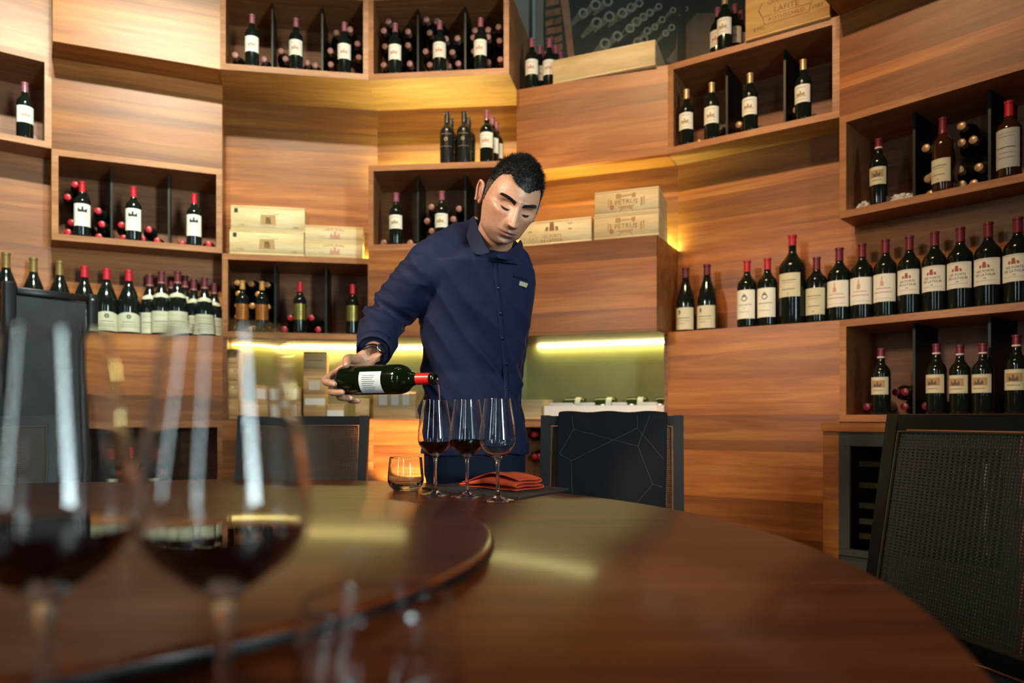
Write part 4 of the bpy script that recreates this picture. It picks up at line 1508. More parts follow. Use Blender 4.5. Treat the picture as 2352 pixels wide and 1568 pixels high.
def make_chair():
    o = empty('cane_chair')
    WB = .262
    ZT, ZL_ = .985, .500
    box('seat', -.235, .235, -.235, .215, .435, .480, M_SEAT, o, .012, 3)
    box('seat_frame', -.245, .245, -.245, .225, .390, .434, M_CHAIR, o, .003, 1)
    for sx in (-1, 1):
        m_ = MB().add(*bar_vf((sx * .222, -.215, 0), (sx * .222, -.215, .39), .040, .040))
        m_.build('leg', M_CHAIR, o)
        m_ = MB().add(*bar_vf((sx * .222, .245, 0), (sx * .222, .205, .39), .040, .040))
        m_.build('leg', M_CHAIR, o)
        m_ = MB().add(*bar_vf((sx * (WB - .02), back_y(.44), .44), (sx * (WB - .018), back_y(ZT), ZT), .036, .030))
        m_.build('back_post', M_CHAIR, o)
    for z, nm in ((ZT - .018, 'top_rail'), (ZL_, 'bottom_rail')):
        MB().add(*bar_vf((-WB + .037, back_y(z), z), (WB - .037, back_y(z), z), .036, .029)).build(nm, M_CHAIR, o)
    # thin pale beading round the woven panel
    x1, z0, z1 = WB - .042, ZL_ + .022, ZT - .040
    tm = MB()
    for p, q in (((-x1, z0), (-x1, z1)), ((x1, z0), (x1, z1)), ((-x1, z0), (x1, z0)), ((-x1, z1), (x1, z1))):
        tm.add(*bar_vf((p[0], back_y(p[1]) - .012, p[1]), (q[0], back_y(q[1]) - .012, q[1]), .004, .005))
    tm.build('beading', M_TRIM, o)
    wv = MB()
    n = 62
    for i in range(n):
        x = -x1 + 2 * x1 * (i + .5) / n
        wv.add(*bar_vf((x, back_y(z0) - .001 * (i % 2), z0), (x, back_y(z1) - .001 * (i % 2), z1), .0040, .0022))
    n = 58
    for i in range(n):
        z = z0 + (z1 - z0) * (i + .5) / n
        wv.add(*bar_vf((-x1, back_y(z) - .003 - .001 * (i % 2), z), (x1, back_y(z) - .003 - .001 * (i % 2), z), .0040, .0022))
    w_ = wv.build('cane_panel', M_CANE, o)
    w_['kind'] = 'stuff'
    return o


CH0 = make_chair()


def place_chair(bx, by, fx, fy, label, first=[True]):
    """bx, by: middle of the backrest; fx, fy: the way it faces"""
    f_ = Vector((fx, fy)).normalized()
    if first[0]:
        o = CH0; first[0] = False
    else:
        o = copy_tree(CH0)
    o.location = (bx + f_.x * .26, by + f_.y * .26, 0)
    o.rotation_euler = (0, 0, math.atan2(f_.y, f_.x) + PI / 2)
    tag(o, label, 'chair', 'cane-back chairs round the table')
    return o


place_chair(-.845, 2.905, 0.0, -1, 'cane-back chair across the table left of the man')
CHE = place_chair(.362, 2.650, -.17, -.985, 'cane-back chair right of the man with navy throw on it')
place_chair(.970, 1.535, -.97, -.25, 'dark cane-back chair close by at the right photo edge')
place_chair(-2.00, 2.700, .55, -.84, 'cane-back chair at the far left seen through the foreground glass')

# navy throw draped over the back of the right chair
M_NAVY = mat('navy_wool', '#060a14', rough=.9, bump=.3, noise_scale=300)
M_STITCH = mat('pale_stitch', '#4a5348', rough=.8)
th = empty('navy_throw', CHE.location, CHE.rotation_euler[2])
NX, prof_ = 16, []
for z in (.62, .70, .78, .86, .94, .975):
    prof_.append((back_y(z) - .026, z))
yt = back_y(.985)
for t in range(0, 181, 30):
    a = math.radians(t)
    prof_.append((yt - .026 * math.cos(a), .986 + .010 * math.sin(a)))
for z in (.97, .90, .82, .74):
    prof_.append((back_y(z) + .028, z))
v, f = [], []
for j, (y, z) in enumerate(prof_):
    for i in range(NX + 1):
        t = i / NX
        x = -.195 + .400 * t
        lean = .010 * (1 - (z - .62) / .37)
        ny = .004 * math.sin(t * 11 + z * 6) + .003 * noise.noise(Vector((x * 9, z * 9, 0)))
        if j < 6:
            y_ = y - abs(ny)
        else:
            y_ = y + (abs(ny) if j > 12 else 0)
        v.append((x - lean, y_, z + (.003 * math.sin(t * 17) if 5 < j < 13 else 0)))
for j in range(len(prof_) - 1):
    for i in range(NX):
        p = j * (NX + 1) + i
        f.append((p, p + 1, p + NX + 2, p + NX + 1))
to = put('cloth', mesh('cloth', v, f, True), M_NAVY, th)
sm = to.modifiers.new('thick', 'SOLIDIFY'); sm.thickness = .006; sm.offset = 1
sb = to.modifiers.new('soft', 'SUBSURF'); sb.levels = 1; sb.render_levels = 2
# stitched lines: nodes in (fraction across, height)
ST = {'a': (.13, .985), 'b': (.15, .935), 'c': (.03, .845), 'd': (.14, .82), 'e': (.73, .94), 'f': (.73, .985), 'g': (.74, .875), 'h': (.84, .985), 'i': (.88, .74), 'j': (.97, .83), 'k': (.97, .73), 'l': (.17, .66), 'm': (.72, .66)}
for a, b in ('ab', 'bc', 'cd', 'de', 'ef', 'bg', 'gh', 'gi', 'ej', 'ik', 'dl', 'im'):
    (t0, z0), (t1, z1) = ST[a], ST[b]
    pts_ = []
    for i in range(9):
        s = i / 8
        z = z0 + (z1 - z0) * s
        t = t0 + (t1 - t0) * s
        x = -.195 + .400 * t - .010 * (1 - (z - .62) / .37)
        pts_.append((x, back_y(min(z, .98)) - .0355, z))
    vv, ff = tube_vf(pts_, .0008, 5)
    put('stitching', mesh('stitching', vv, ff), M_STITCH, to)
tag(th, 'navy throw with pale stitched lines draped over a chair', 'blanket')

# ------------------------------------------------------------------ wine cooler cabinet at the right
fg_ = FA[G]
wc = fg_.root('wine_cooler')
M_COOL = mat('cooler_frame', '#3b3a36', rough=.5, spec=.35)
M_COOLB = mat('cooler_inside', '#070707', rough=.6)
M_PANE = mat('cooler_pane', (.35, .37, .38, 1), rough=.02, trans=1.0, ior=1.2)


def wb(name, l0, l1, z0, z1, u0, u1, m, par=None):
    v, f = fg_.wedge(l0, l1, z0, z1, u0, u1)
    return put(name, mesh(name, v, f), m, par or wc)


wb('top_board', 2.06, -.3, .918, .955, -.005, 1.0, M_WALL)
wb('side_board', 2.0, -.3, .082, .917, 0.0, .088, M_WALL)
wb('side_board', 2.0, -.3, .082, .917, .93, 1.0, M_WALL)
wb('back_board', -.15, -.3, .082, .917, .09, .93, M_COOLB)
wb('lower_panel', 1.96, 1.88, .082, .365, .089, .929, M_COOL)
dr = wb('door', 2.02, 1.90, .855, .915, .09, .928, M_COOL)
wb('door_rail', 2.02, 1.90, .370, .400, .09, .928, M_COOL, dr)
wb('door_stile', 2.02, 1.90, .401, .854, .09, .150, M_COOL, dr)
wb('door_stile', 2.02, 1.90, .401, .854, .868, .928, M_COOL, dr)
wb('door_pane', 1.95, 1.93, .401, .854, .151, .867, M_PANE, dr)
wb('door_handle', 2.14, 2.10, .45, .80, .80, .815, M_RING, dr)
for z in (.775, .680, .590, .520, .455):
    wb('rack_front', 1.70, 1.62, z - .012, z + .012, .17, .85, M_CRATE2)
pl = wb('plinth', 1.90, 1.80, .001, .081, 0.0, 1.0, M_WALL)
for z in (.022, .050):
    wb('vent_slot', 1.91, 1.895, z, z + .012, .35, .62, M_COOLB, pl)
wb('floor_trim', 2.32, 2.26, .001, .010, .42, .80, M_RING, None)
tag(wc, 'dark wine cooler set in a wooden cabinet at the right', 'wine cooler')

# ------------------------------------------------------------------ tall black cabinet at the left edge
M_BLK = mat('black_lacquer', '#17181a', rough=.38, spec=.5, noise_amt=.25, noise_scale=18)
M_BLK2 = mat('lacquer_panel_sheen', '#2a2c2f', rough=.45, spec=.5, noise_amt=.3, noise_scale=10)  # grey sheen of the panels put into a lighter base colour
pn, pf = Vector((-2.28, 3.28)), Vector((-2.055, 3.55))
ang = math.atan2(pf.y - pn.y, pf.x - pn.x)
ln = (pf - pn).length
bc = empty('black_cabinet', (pn.x, pn.y, 0), ang)
HC = 1.585
box('side_panel', .025, ln - .03, .012, .024, .06, HC - .045, M_BLK2, bc)
box('side_panel', .006, .018, .03, .27, .06, HC - .045, M_BLK2, bc)
box('back_panel', .03, ln, .27, .282, .06, HC - .045, M_BLK2, bc)
box('top_rail', .03, ln - .03, .004, .030, HC - .040, HC - .006, M_BLK, bc, .002, 1)
box('top_rail', .004, .030, .03, .27, HC - .040, HC - .006, M_BLK, bc, .002, 1)
box('top_panel', .02, ln, .02, .27, HC - .030, HC - .018, M_BLK2, bc)
for x, y in ((.0, .0), (ln, .01), (.0, .28), (ln, .28)):
    w_ = .030 if x == 0 else .026
    box('corner_post', x - w_, x + w_ * .7, y - w_, y + w_ * .7, 0, HC + (.012 if x == 0 else 0), M_BLK, bc, .010, 3)
v, f = lathe_vf([(.0005, .002), (.006, .002), (.007, 0)], 14)
put('screw', mesh('screw', [(x, -z, y) for x, y, z in v], f, True), M_RING, bc, (ln - .010, -.018, HC - .03))
tag(bc, 'tall black metal cabinet with corner posts at the left edge', 'cabinet')

# small floor uplight behind the man washing the low wall
up = empty('floor_uplight', (.02, 3.62, 0))
lathe('housing', [(.0005, 0), (.05, 0), (.05, .06), (.042, .062), (.042, .05), (.0005, .05)], M_BLACK, up, 24)
d = bpy.data.lights.new('uplight_beam', 'SPOT')
d.energy = 330; d.color = (1.0, .70, .40); d.spot_size = math.radians(26); d.spot_blend = .3; d.shadow_soft_size = .03
ul = bpy.data.objects.new('uplight_beam', d); COL.objects.link(ul)
ul.location = (.02, 3.62, .08); aim(ul, (-.50, 4.22, .66))
tag(up, 'small black floor uplight behind the man', 'uplight')

# ------------------------------------------------------------------ the man pouring
import numpy as np
from mathutils.bvhtree import BVHTree


def at(px, py, y):
    """world point at image position px, py and distance y"""
    return Vector(((px - 1176.0) / FPX * y, y, EYE + (HOR - py) / FPX * y))


def remesh(name, parts, voxel, smooth_it=0):
    m_ = MB()
    for v, f in parts:
        m_.add(v, f)
    me = mesh(name, m_.v, m_.f)
    bm = bmesh.new(); bm.from_mesh(me)
    bmesh.ops.recalc_face_normals(bm, faces=bm.faces)
    bm.to_mesh(me); bm.free()
    o = bpy.data.objects.new(name, me)
    COL.objects.link(o)
    md = o.modifiers.new('r', 'REMESH'); md.mode = 'VOXEL'; md.voxel_size = voxel
    if smooth_it:
        s_ = o.modifiers.new('s', 'SMOOTH'); s_.iterations = smooth_it; s_.factor = .5
    dg = bpy.context.evaluated_depsgraph_get()
    me2 = bpy.data.meshes.new_from_object(o.evaluated_get(dg))
    bpy.data.objects.remove(o)
    bpy.data.meshes.remove(me)
    me2.name = name
    me2.polygons.foreach_set('use_smooth', [True] * len(me2.polygons))
    return me2


def coords(me):
    a = np.empty(len(me.vertices) * 3)
    me.vertices.foreach_get('co', a)
    return a.reshape(-1, 3)


def set_coords(me, a):
    me.vertices.foreach_set('co', a.ravel())
    me.update()


def normals(me):
    a = np.empty(len(me.vertices) * 3)
    me.vertices.foreach_get('normal', a)
    return a.reshape(-1, 3)


def ellipse_ring(c, ax, ay, w, d, n=28, p=2.3):
    out = []
    for i in range(n):
        t = 2 * PI * i / n
        cx, sx = math.cos(t), math.sin(t)
        x = math.copysign(abs(cx) ** (2 / p), cx) * w
        y = math.copysign(abs(sx) ** (2 / p), sx) * d
        out.append(Vector(c) + ax * x + ay * y)
    return out


def loft(rings, caps=True):
    n = len(rings[0])
    v = [p for r in rings for p in r]
    f = []
    for i in range(len(rings) - 1):
        for k in range(n):
            k2 = (k + 1) % n
            f.append((i * n + k, i * n + k2, (i + 1) * n + k2, (i + 1) * n + k))
    if caps:
        f.append(tuple(range(n - 1, -1, -1)))
        f.append(tuple(range((len(rings) - 1) * n, len(rings) * n)))
    return v, f


# ---- head, sculpted in its own frame: x to the viewer's right, -y the face, z up
def head_grid(nu=180, nv=130):
    th = np.linspace(0, 2 * PI, nu, endpoint=False)
    ph = np.linspace(0.02, PI - 0.02, nv)
    T, Q = np.meshgrid(th, ph)
    sx, sy, sz = np.sin(Q) * np.sin(T), -np.sin(Q) * np.cos(T), np.cos(Q)
    a, b, c = .0775, .0985, .1180
    x, y, z = a * sx, b * sy, c * sz
    t = np.clip(-z / c, 0, 1)
    front = np.clip(-sy * 1.6, 0, 1)
    # squarer front and jaw below the eyes
    k = np.sqrt(np.clip(1 - t ** 4, 1e-4, 1)) / np.sqrt(np.clip(1 - t ** 2, 1e-4, 1))
    k = np.clip(k, 1, 1.9)
    y = np.where(y < 0, y * (1 + (k - 1) * front), y)
    x = x * (1 + (k - 1) * .80)
    x = x * (1 - .30 * t ** 1.2)
    # skull: fuller at the back and top, hollow at the nape
    y = np.where(y > 0, y * (1 - .50 * t ** 1.1), y)
    up = np.clip(z / c, 0, 1)
    x = x * (1 + .03 * np.sin(up * PI))
    y = np.where(y < 0, y * (1 - .07 * up ** 2), y)
    # flatten the face and the temples slightly
    x = np.where((y < -.02) & (z > 0), x * (1 - .05 * np.clip((-y - .02) / .05, 0, 1)), x)
    G_ = lambda x0, z0, wx, wz: np.exp(-((x - x0) / wx) ** 2 - ((z - z0) / wz) ** 2)
    fm = np.clip((-y - .015) / .03, 0, 1)
    dy = np.zeros_like(x)
    dx = np.zeros_like(x)
    ax_ = np.abs(x)
    S_ = lambda x0, z0, wx, wz: np.exp(-((ax_ - x0) / wx) ** 2 - ((z - z0) / wz) ** 2)
    ey = .004
    dy += -.0095 * S_(.028, .025, .022, .009)                       # brow ridge
    dy += -.0030 * G_(0, .028, .012, .010)
    dy += .0215 * S_(.031, ey + .001, .0170, .0115)                         # eye sockets
    dy += -.0095 * S_(.031, ey - .001, .0120, .0075)                # lids over the eyeball
    dy += .0022 * S_(.031, ey + .0085, .012, .0025)                  # lid crease
    # nose
    zz = np.clip((.020 - z) / .058, 0, 1)
    amp = .006 + .023 * zz ** 1.1
    wn = .0085 + .0050 * zz
    nose = np.where(z > .020, np.exp(-((z - .020) / .012) ** 2) * .004, np.where(z > -.0385, amp, amp * np.exp(-((z + .0385) / .0065) ** 2)))
    dy += -nose * np.exp(-(x / wn) ** 2)
    dy += -.0085 * S_(.0135, -.0345, .0062, .0075)                   # nostril wings
    dy += .0035 * S_(.0215, -.0325, .0045, .010)                     # wing groove
    dy += -.0050 * S_(.046, -.016, .016, .013)                       # cheekbone
    dx += np.sign(x) * .0030 * S_(.060, -.010, .02, .016)
    dy += .0055 * S_(.042, -.052, .014, .020)                        # hollow cheek
    dy += .0030 * S_(.0285, -.047, .0045, .014)                      # fold beside the mouth
    # mouth
    dy += -.0060 * G_(0, -.060, .026, .016)
    dy += -.0036 * S_(.006, -.0605, .013, .0035)
    dy += .0042 * G_(0, -.0660, .022, .0018)
    dy += -.0050 * G_(0, -.0718, .016, .0045)
    dy += .0050 * G_(0, -.0820, .018, .0050)
    dy += -.0150 * G_(0, -.0985, .021, .0125)                        # chin
    dx += np.sign(x) * .0045 * S_(.052, -.082, .016, .020)           # jaw corner
    y = y + dy * fm
    x = x + dx
    P3 = np.stack([x, y, z], -1)
    return P3, nu, nv


P3, NU, NV = head_grid()
hv = P3.reshape(-1, 3)
hf = []
for j in range(NV - 1):
    for i in range(NU):
        i2 = (i + 1) % NU
        hf.append((j * NU + i, (j + 1) * NU + i, (j + 1) * NU + i2, j * NU + i2))
hf.append(tuple(range(NU)))
hf.append(tuple((NV - 1) * NU + i for i in range(NU - 1, -1, -1)))


def skin_class(p):
    x, y, z = p
    base = np.array([.43, .215, .130])
    beard = math.exp(-((abs(x)) / .052) ** 4) * (1 / (1 + math.exp((z + .050) / .006))) if y < .02 else 0
    mouthz = math.exp(-((abs(x)) / .030) ** 4 - ((z + .066) / .012) ** 4)
    cb = base * (1 - .42 * beard) + np.array([.0, .01, .015]) * beard
    if y < -.05:
        lip = math.exp(-(x / .0225) ** 4) * (math.exp(-((z + .0612) / .0038) ** 2) + math.exp(-((z + .0712) / .0045) ** 2))
        lip = min(1, lip)
        cb = cb * (1 - lip) + np.array([.22, .062, .050]) * lip
        line = math.exp(-(x / .024) ** 4 - ((z + .0662) / .0011) ** 2)
        cb = cb * (1 - .88 * line)
        ck = math.exp(-((abs(x) - .044) / .016) ** 2 - ((z + .025) / .018) ** 2)
        cb = cb * (1 + np.array([.06, -.03, -.05]) * ck)
        nz_ = math.exp(-(x / .016) ** 2 - ((z + .034) / .012) ** 2)
        cb = cb * (1 + np.array([.06, -.05, -.06]) * nz_)
    return (*np.clip(cb, 0, 1), 1.0)


# pose of the head
yaw, pitch, roll = math.radians(13), math.radians(29), math.radians(16)
fdir = Vector((math.sin(yaw) * math.cos(pitch), -math.cos(yaw) * math.cos(pitch), -math.sin(pitch)))
side = Vector((0, 0, 1)).cross(fdir).normalized() * 1.0          # candidate lateral axis
lat = fdir.cross(Vector((0, 0, 1))).normalized()
lat = -lat if lat.x < 0 else lat
upv = lat.cross(-fdir).normalized()
upv = -upv if upv.z < 0 else upv
cr_, sr_ = math.cos(roll), math.sin(roll)
lat2 = lat * cr_ - upv * sr_
up2 = upv * cr_ + lat * sr_
HC_ = at(1171, 466, 2.05)
HM = Matrix(((lat2.x, -fdir.x, up2.x, HC_.x), (lat2.y, -fdir.y, up2.y, HC_.y), (lat2.z, -fdir.z, up2.z, HC_.z), (0, 0, 0, 1)))

# ears: thin curved shells in head frame
def ear(sgn):
    m_ = MB()
    pts = [(.000, -.026), (-.006, -.020), (-.009, -.006), (-.008, .010), (.000, .024), (.012, .030), (.020, .024), (.022, .008), (.017, -.010), (.010, -.024)]
    rim = catmull([(sgn * (.079 + (.012 if y > .005 else .003) + .004 * (z > 0)), y + .010, z - .004) for y, z in pts], 3)
    v, f = tube_vf(rim, .0042, 8)
    m_.add(v, f)
    n = len(rim)
    c = [(sgn * .080, .014, -.002), (sgn * .074, .012, -.002)]
    v = [tuple(p) for p in rim] + c
    f = [(i, (i + 1) % n, n) for i in range(n)] + [((i + 1) % n, i, n + 1) for i in range(n)]
    m_.add(v, f)
    v, f = tube_vf(catmull([(sgn * .083, .016, .016), (sgn * .088, .018, .008), (sgn * .086, .014, -.006), (sgn * .082, .008, -.014)], 3), .0035, 8)
    m_.add(v, f)
    m_.add(*[[(x * .0055 + sgn * .0815, y * .006 + .010, z * .008 - .026) for x, y, z in q] if i == 0 else q for i, q in enumerate(lathe_vf([(.01, -1), (.7, -.7), (1, 0), (.7, .7), (.01, 1)], 10))])
    return m_.v, m_.f


# ---- body under the clothes: neck, trunk, arms, hands, legs
TF = Vector((.50, -.866, 0)).normalized()      # where the chest faces
TL = Vector((.866, .50, 0)).normalized()       # towards his left shoulder
PEL = at(1092, 1000, 2.37)
WST = at(1086, 860, 2.34)
CHE_ = at(1096, 705, 2.27)
NKB = at(1124, 583, 2.18)
SR = at(983, 618, 2.15)
SL = at(1182, 622, 2.30)
EL_R = at(882, 733, 2.27)
WR_R = at(857, 814, 2.065)
EL_L = at(1182, 770, 2.44)
WR_L = at(1168, 905, 2.50)

B0, B1 = at(788, 874, 2.010), at(1001, 869, 1.888)      # bottle: middle of the base, mouth
BAX = (B1 - B0).normalized()
BUP = (Vector((0, 0, 1)) - BAX * BAX.z).normalized()
BFR = BUP.cross(BAX).normalized()
if BFR.y > 0:
    BFR = -BFR
BLEN = (B1 - B0).length
BR = .0405


def bp(s, fr, up):
    return B0 + BAX * s + BFR * fr + BUP * up


body_parts = []
body_parts.append(loft([ellipse_ring(PEL + Vector((0, 0, -.10)), TL, TF, .150, .105), ellipse_ring(PEL, TL, TF, .155, .108), ellipse_ring(WST, TL, TF, .140, .098), ellipse_ring(CHE_, TL, TF, .155, .105),
                        ellipse_ring(NKB.lerp(CHE_, .35), TL, TF, .150, .088), ellipse_ring(NKB + Vector((0, .005, -.005)), TL, TF, .075, .062)]))
neck_top = HM @ Vector((0, .028, -.045))
body_parts.append(tube_vf([NKB + Vector((0, .0, -.05)), NKB, NKB.lerp(neck_top, .5), neck_top], [.066, .060, .0565, .056], 20))
body_parts.append(tube_vf([SR + Vector((.06, .02, -.02)), SR, SR.lerp(EL_R, .5), EL_R, EL_R.lerp(WR_R, .4), WR_R], [.05, .052, .045, .040, .040, .0285], 16))
body_parts.append(tube_vf([SL - Vector((.06, .02, .02)), SL, SL.lerp(EL_L, .5), EL_L, EL_L.lerp(WR_L, .4), WR_L, WR_L + Vector((-.03, .02, -.09))], [.05, .05, .042, .037, .036, .026, .03], 16))
for s in (-1, 1):
    hip = PEL + TL * (s * .074) + Vector((0, 0, -.08))
    knee = hip + Vector((s * .01, .01, -.36))
    ank = knee + Vector((0, .03, -.40)); ank.z = .07
    body_parts.append(tube_vf([hip, knee, ank, ank + TF * .10 + Vector((0, 0, -.03))], [.078, .055, .04, .038], 16))

# right hand: palm behind the base end, fingers closing round it
body_parts_hand = []
W0 = WR_R
K_I, K_M, K_R, K_P = bp(-.002, -.022, .046), bp(-.016, -.034, .026), bp(-.014, -.040, .002), bp(-.006, -.042, -.020)
palm_c = (K_I + K_M + K_R + K_P) / 4
pw = W0.lerp(palm_c, .5)
wr_side = (K_I - K_P).normalized()
pn_ = (palm_c - W0).normalized().cross(wr_side).normalized()
rings = []
for t, hw, hd in ((-.15, .026, .021), (.0, .028, .020), (.3, .036, .020), (.65, .041, .018), (1.0, .040, .014), (1.08, .036, .010)):
    c = W0.lerp(palm_c, t)
    # slide the palm over the top of the bottle so that it does not cut into the glass
    rings.append(ellipse_ring(c, wr_side if t > .2 else (wr_side * max(0, t * 5) + BAX * (1 - max(0, t * 5)) * -1).normalized(), pn_, hw, hd, 18))
body_parts_hand.append(loft(rings))


def finger(pts, r0, r1):
    pp = catmull(pts, 5)
    n = len(pp)
    rr = [r0 + (r1 - r0) * i / (n - 1) for i in range(n)]
    for q in range(len(pts)):
        pass
    rr[-1] = r1 * .75
    tip = pp[-1] + (pp[-1] - pp[-2]).normalized() * r1 * .55
    pp.append(tip); rr.append(r1 * .35)
    return tube_vf(pp, rr, 12)


g = BR + .0098
FING = [
    [palm_c.lerp(K_I, .6), K_I, bp(-.034, -.004, .020), bp(-.030, g * .80, -.002), bp(.012, g * 1.00, -.012)],
    [palm_c.lerp(K_M, .6), K_M, bp(-.026, -.002, -.012), bp(-.012, g * .68, -.032), bp(.030, g * .78, -.034)],
    [palm_c.lerp(K_R, .6), K_R, bp(-.014, -.010, -.034), bp(.004, g * .36, -.046), bp(.046, g * .42, -.050)],
    [palm_c.lerp(K_P, .6), K_P, bp(.004, -.022, -.044), bp(.026, g * .02, -.054), bp(.058, g * .10, -.057)],
]
for pts, (r0, r1) in zip(FING, ((.0122, .0102), (.0120, .0100), (.0114, .0095), (.0104, .0085))):
    body_parts_hand.append(finger(pts, r0, r1))
THUMB = [W0.lerp(palm_c, .35) + Vector((.0, -.004, .004)), bp(.016, -.014, .062), bp(.022, .012, .057), bp(.036, .032, .038)]
body_parts_hand.append(finger(THUMB, .0150, .0108))
hand_me = remesh('hand', body_parts_hand + [tube_vf([EL_R.lerp(WR_R, .6), WR_R], [.032, .0275], 14)], .0026, 3)
body_me = remesh('body', body_parts, .007, 2)

M_SKIN = bpy.data.materials.new('skin')
M_SKIN.use_nodes = True
nt = M_SKIN.node_tree
bs = nt.nodes['Principled BSDF']
at_ = nt.nodes.new('ShaderNodeAttribute'); at_.attribute_name = 'tone'
nzt = nt.nodes.new('ShaderNodeTexNoise'); nzt.inputs['Scale'].default_value = 90; nzt.inputs['Detail'].default_value = 4
tcn = nt.nodes.new('ShaderNodeTexCoord')
nt.links.new(tcn.outputs['Object'], nzt.inputs['Vector'])
mrn = nt.nodes.new('ShaderNodeMapRange'); mrn.inputs[1].default_value = .3; mrn.inputs[2].default_value = .7; mrn.inputs[3].default_value = .90; mrn.inputs[4].default_value = 1.08
nt.links.new(nzt.outputs['Fac'], mrn.inputs[0])
mxn = nt.nodes.new('ShaderNodeMixRGB'); mxn.blend_type = 'MULTIPLY'; mxn.inputs[0].default_value = 1
nt.links.new(at_.outputs['Color'], mxn.inputs[1]); nt.links.new(mrn.outputs[0], mxn.inputs[2])
nt.links.new(mxn.outputs[0], bs.inputs['Base Color'])
bs.inputs['Roughness'].default_value = .42
bs.inputs['Specular IOR Level'].default_value = .4
bs.inputs['Subsurface Weight'].default_value = .12
bs.inputs['Subsurface Radius'].default_value = (.012, .005, .003)
bs.inputs['Subsurface Scale'].default_value = .6
bpn = nt.nodes.new('ShaderNodeBump'); bpn.inputs['Strength'].default_value = .15; bpn.inputs['Distance'].default_value = .0006
nzb = nt.nodes.new('ShaderNodeTexNoise'); nzb.inputs['Scale'].default_value = 900
nt.links.new(tcn.outputs['Object'], nzb.inputs['Vector'])
nt.links.new(nzb.outputs['Fac'], bpn.inputs['Height']); nt.links.new(bpn.outputs[0], bs.inputs['Normal'])

# one mesh: body, hand and head together
pv, pf_, pc = [], [], []


def join(v, f, cols):
    n = len(pv)
    pv.extend([tuple(q) for q in v])
    pf_.extend([tuple(i + n for i in q) for q in f])
    pc.extend(cols)


SKB = (.42, .208, .125, 1.0)
for me in (body_me, hand_me):
    c = coords(me)
    join(c, [tuple(p.vertices) for p in me.polygons], [SKB] * len(c))
HMn = np.array(HM)
hw_ = hv @ HMn[:3, :3].T + HMn[:3, 3]
join(hw_, hf, [skin_class(p) for p in hv])
for s in (-1, 1):
    v, f = ear(s)
    join([HM @ Vector(p) for p in v], f, [(.42, .18, .115, 1)] * len(v))
pme = mesh('person', pv, pf_, True)
ca = pme.color_attributes.new('tone', 'FLOAT_COLOR', 'POINT')
ca.data.foreach_set('color', np.array(pc, dtype=np.float32).ravel())
person = put('person', pme, M_SKIN)
tag(person, 'man in navy shirt bending his head while pouring red wine', 'person')

# fingernails
M_NAIL = mat('fingernail', (.52, .30, .22, 1), rough=.25)
for pts, rr_ in ((FING[0], .0102), (FING[1], .0100), (FING[2], .0095), (THUMB, .0108)):
    a_, b_ = Vector(pts[-2]), Vector(pts[-1])
    t_ = (b_ - a_).normalized()
    out_ = BFR if pts is not THUMB else (BFR * .45 + BUP * .9).normalized()
    out_ = (out_ - t_ * out_.dot(t_)).normalized()
    sd_ = t_.cross(out_).normalized()
    v, f = lathe_vf([(.02, .55), (.6, .42), (.9, .2), (1.0, 0), (.9, -.2)], 14)
    c_ = b_ + out_ * (rr_ * .70) + t_ * .001
    put('fingernail', mesh('fingernail', [c_ + sd_ * (x * rr_ * .58) + t_ * (y * rr_ * .75) + out_ * (z * .0040) for x, y, z in v], f, True), M_NAIL, person)

# ---- hair
M_HAIR = mat('dark_hair', '#15120f', rough=.55, spec=.35)
M_HAIRS = mat('short_side_hair', '#4a3d33', rough=.7)
M_BROW = mat('brow_hair', '#120e0c', rough=.7)


def hair_line(x, y, z):
    ax = abs(x)
    if y < -.034:
        return z > .058 + (.017 if x < 0 else .007) * math.exp(-((ax - .043) / .013) ** 2) - .006 * math.exp(-((x - .010) / .016) ** 2) + .006 * min(1, max(0, (ax - .05) / .01))
    lim = -.014 - .058 * min(1, max(0, (y - .024) / .035))
    if y < .004:
        lim = .064 - .078 * min(1, max(0, (y + .034) / .020))
    return z > lim


rnd = random.Random(11)
mask = [hair_line(*p) for p in hv]
cap_f = [f for f in hf if all(mask[i] for i in f)]
used = sorted({i for f in cap_f for i in f})
remap = {i: n for n, i in enumerate(used)}
cap_v = []
for i in used:
    p = Vector(hv[i])
    n_ = Vector((p.x, p.y, p.z)).normalized()
    thick = .0022 + .0075 * min(1, max(0, (p.z - .045) / .045))
    cap_v.append(HM @ (p + n_ * (thick + noise.noise(p * 160) * .0012)))
hme = mesh('hair', cap_v, [tuple(remap[i] for i in f) for f in cap_f], True)
hme.materials.append(M_HAIR); hme.materials.append(M_HAIRS)
hme.polygons.foreach_set('material_index', [1 if sum(hv[i][2] for i in f) / len(f) + .004 * noise.noise(Vector(hv[f[0]]) * 200) < .042 else 0 for f in cap_f])
hair = put('hair', hme, None, person)
# short strands
sv, sf = [], []
cand = [i for i in used]
for _ in range(7000):
    i = rnd.choice(cand)
    p = Vector(hv[i]) + Vector((rnd.uniform(-.001, .001), rnd.uniform(-.001, .001), rnd.uniform(-.001, .001)))
    n_ = p.normalized()
    topness = min(1, max(0, (p.z - .035) / .05))
    L_ = (.004 + .013 * topness) * rnd.uniform(.7, 1.25)
    dirv = (n_ + Vector((rnd.uniform(-.45, .45) + .15, -.35 * topness + rnd.uniform(-.4, .4), .25 + rnd.uniform(-.3, .3)))).normalized()
    b_ = p + n_ * (.001 + .006 * topness)
    t_ = b_ + dirv * L_
    s1 = dirv.cross(Vector((rnd.random(), rnd.random(), rnd.random()))).normalized() * .00075
    s2 = dirv.cross(s1).normalized() * .00075
    k = len(sv)
    for q in (b_ + s1, b_ - s1 * .5 + s2, b_ - s1 * .5 - s2, t_):
        sv.append(HM @ q)
    sf += [(k, k + 1, k + 3), (k + 1, k + 2, k + 3), (k + 2, k, k + 3)]
st = put('hair_strands', mesh('hair_strands', sv, sf), M_HAIR, hair)
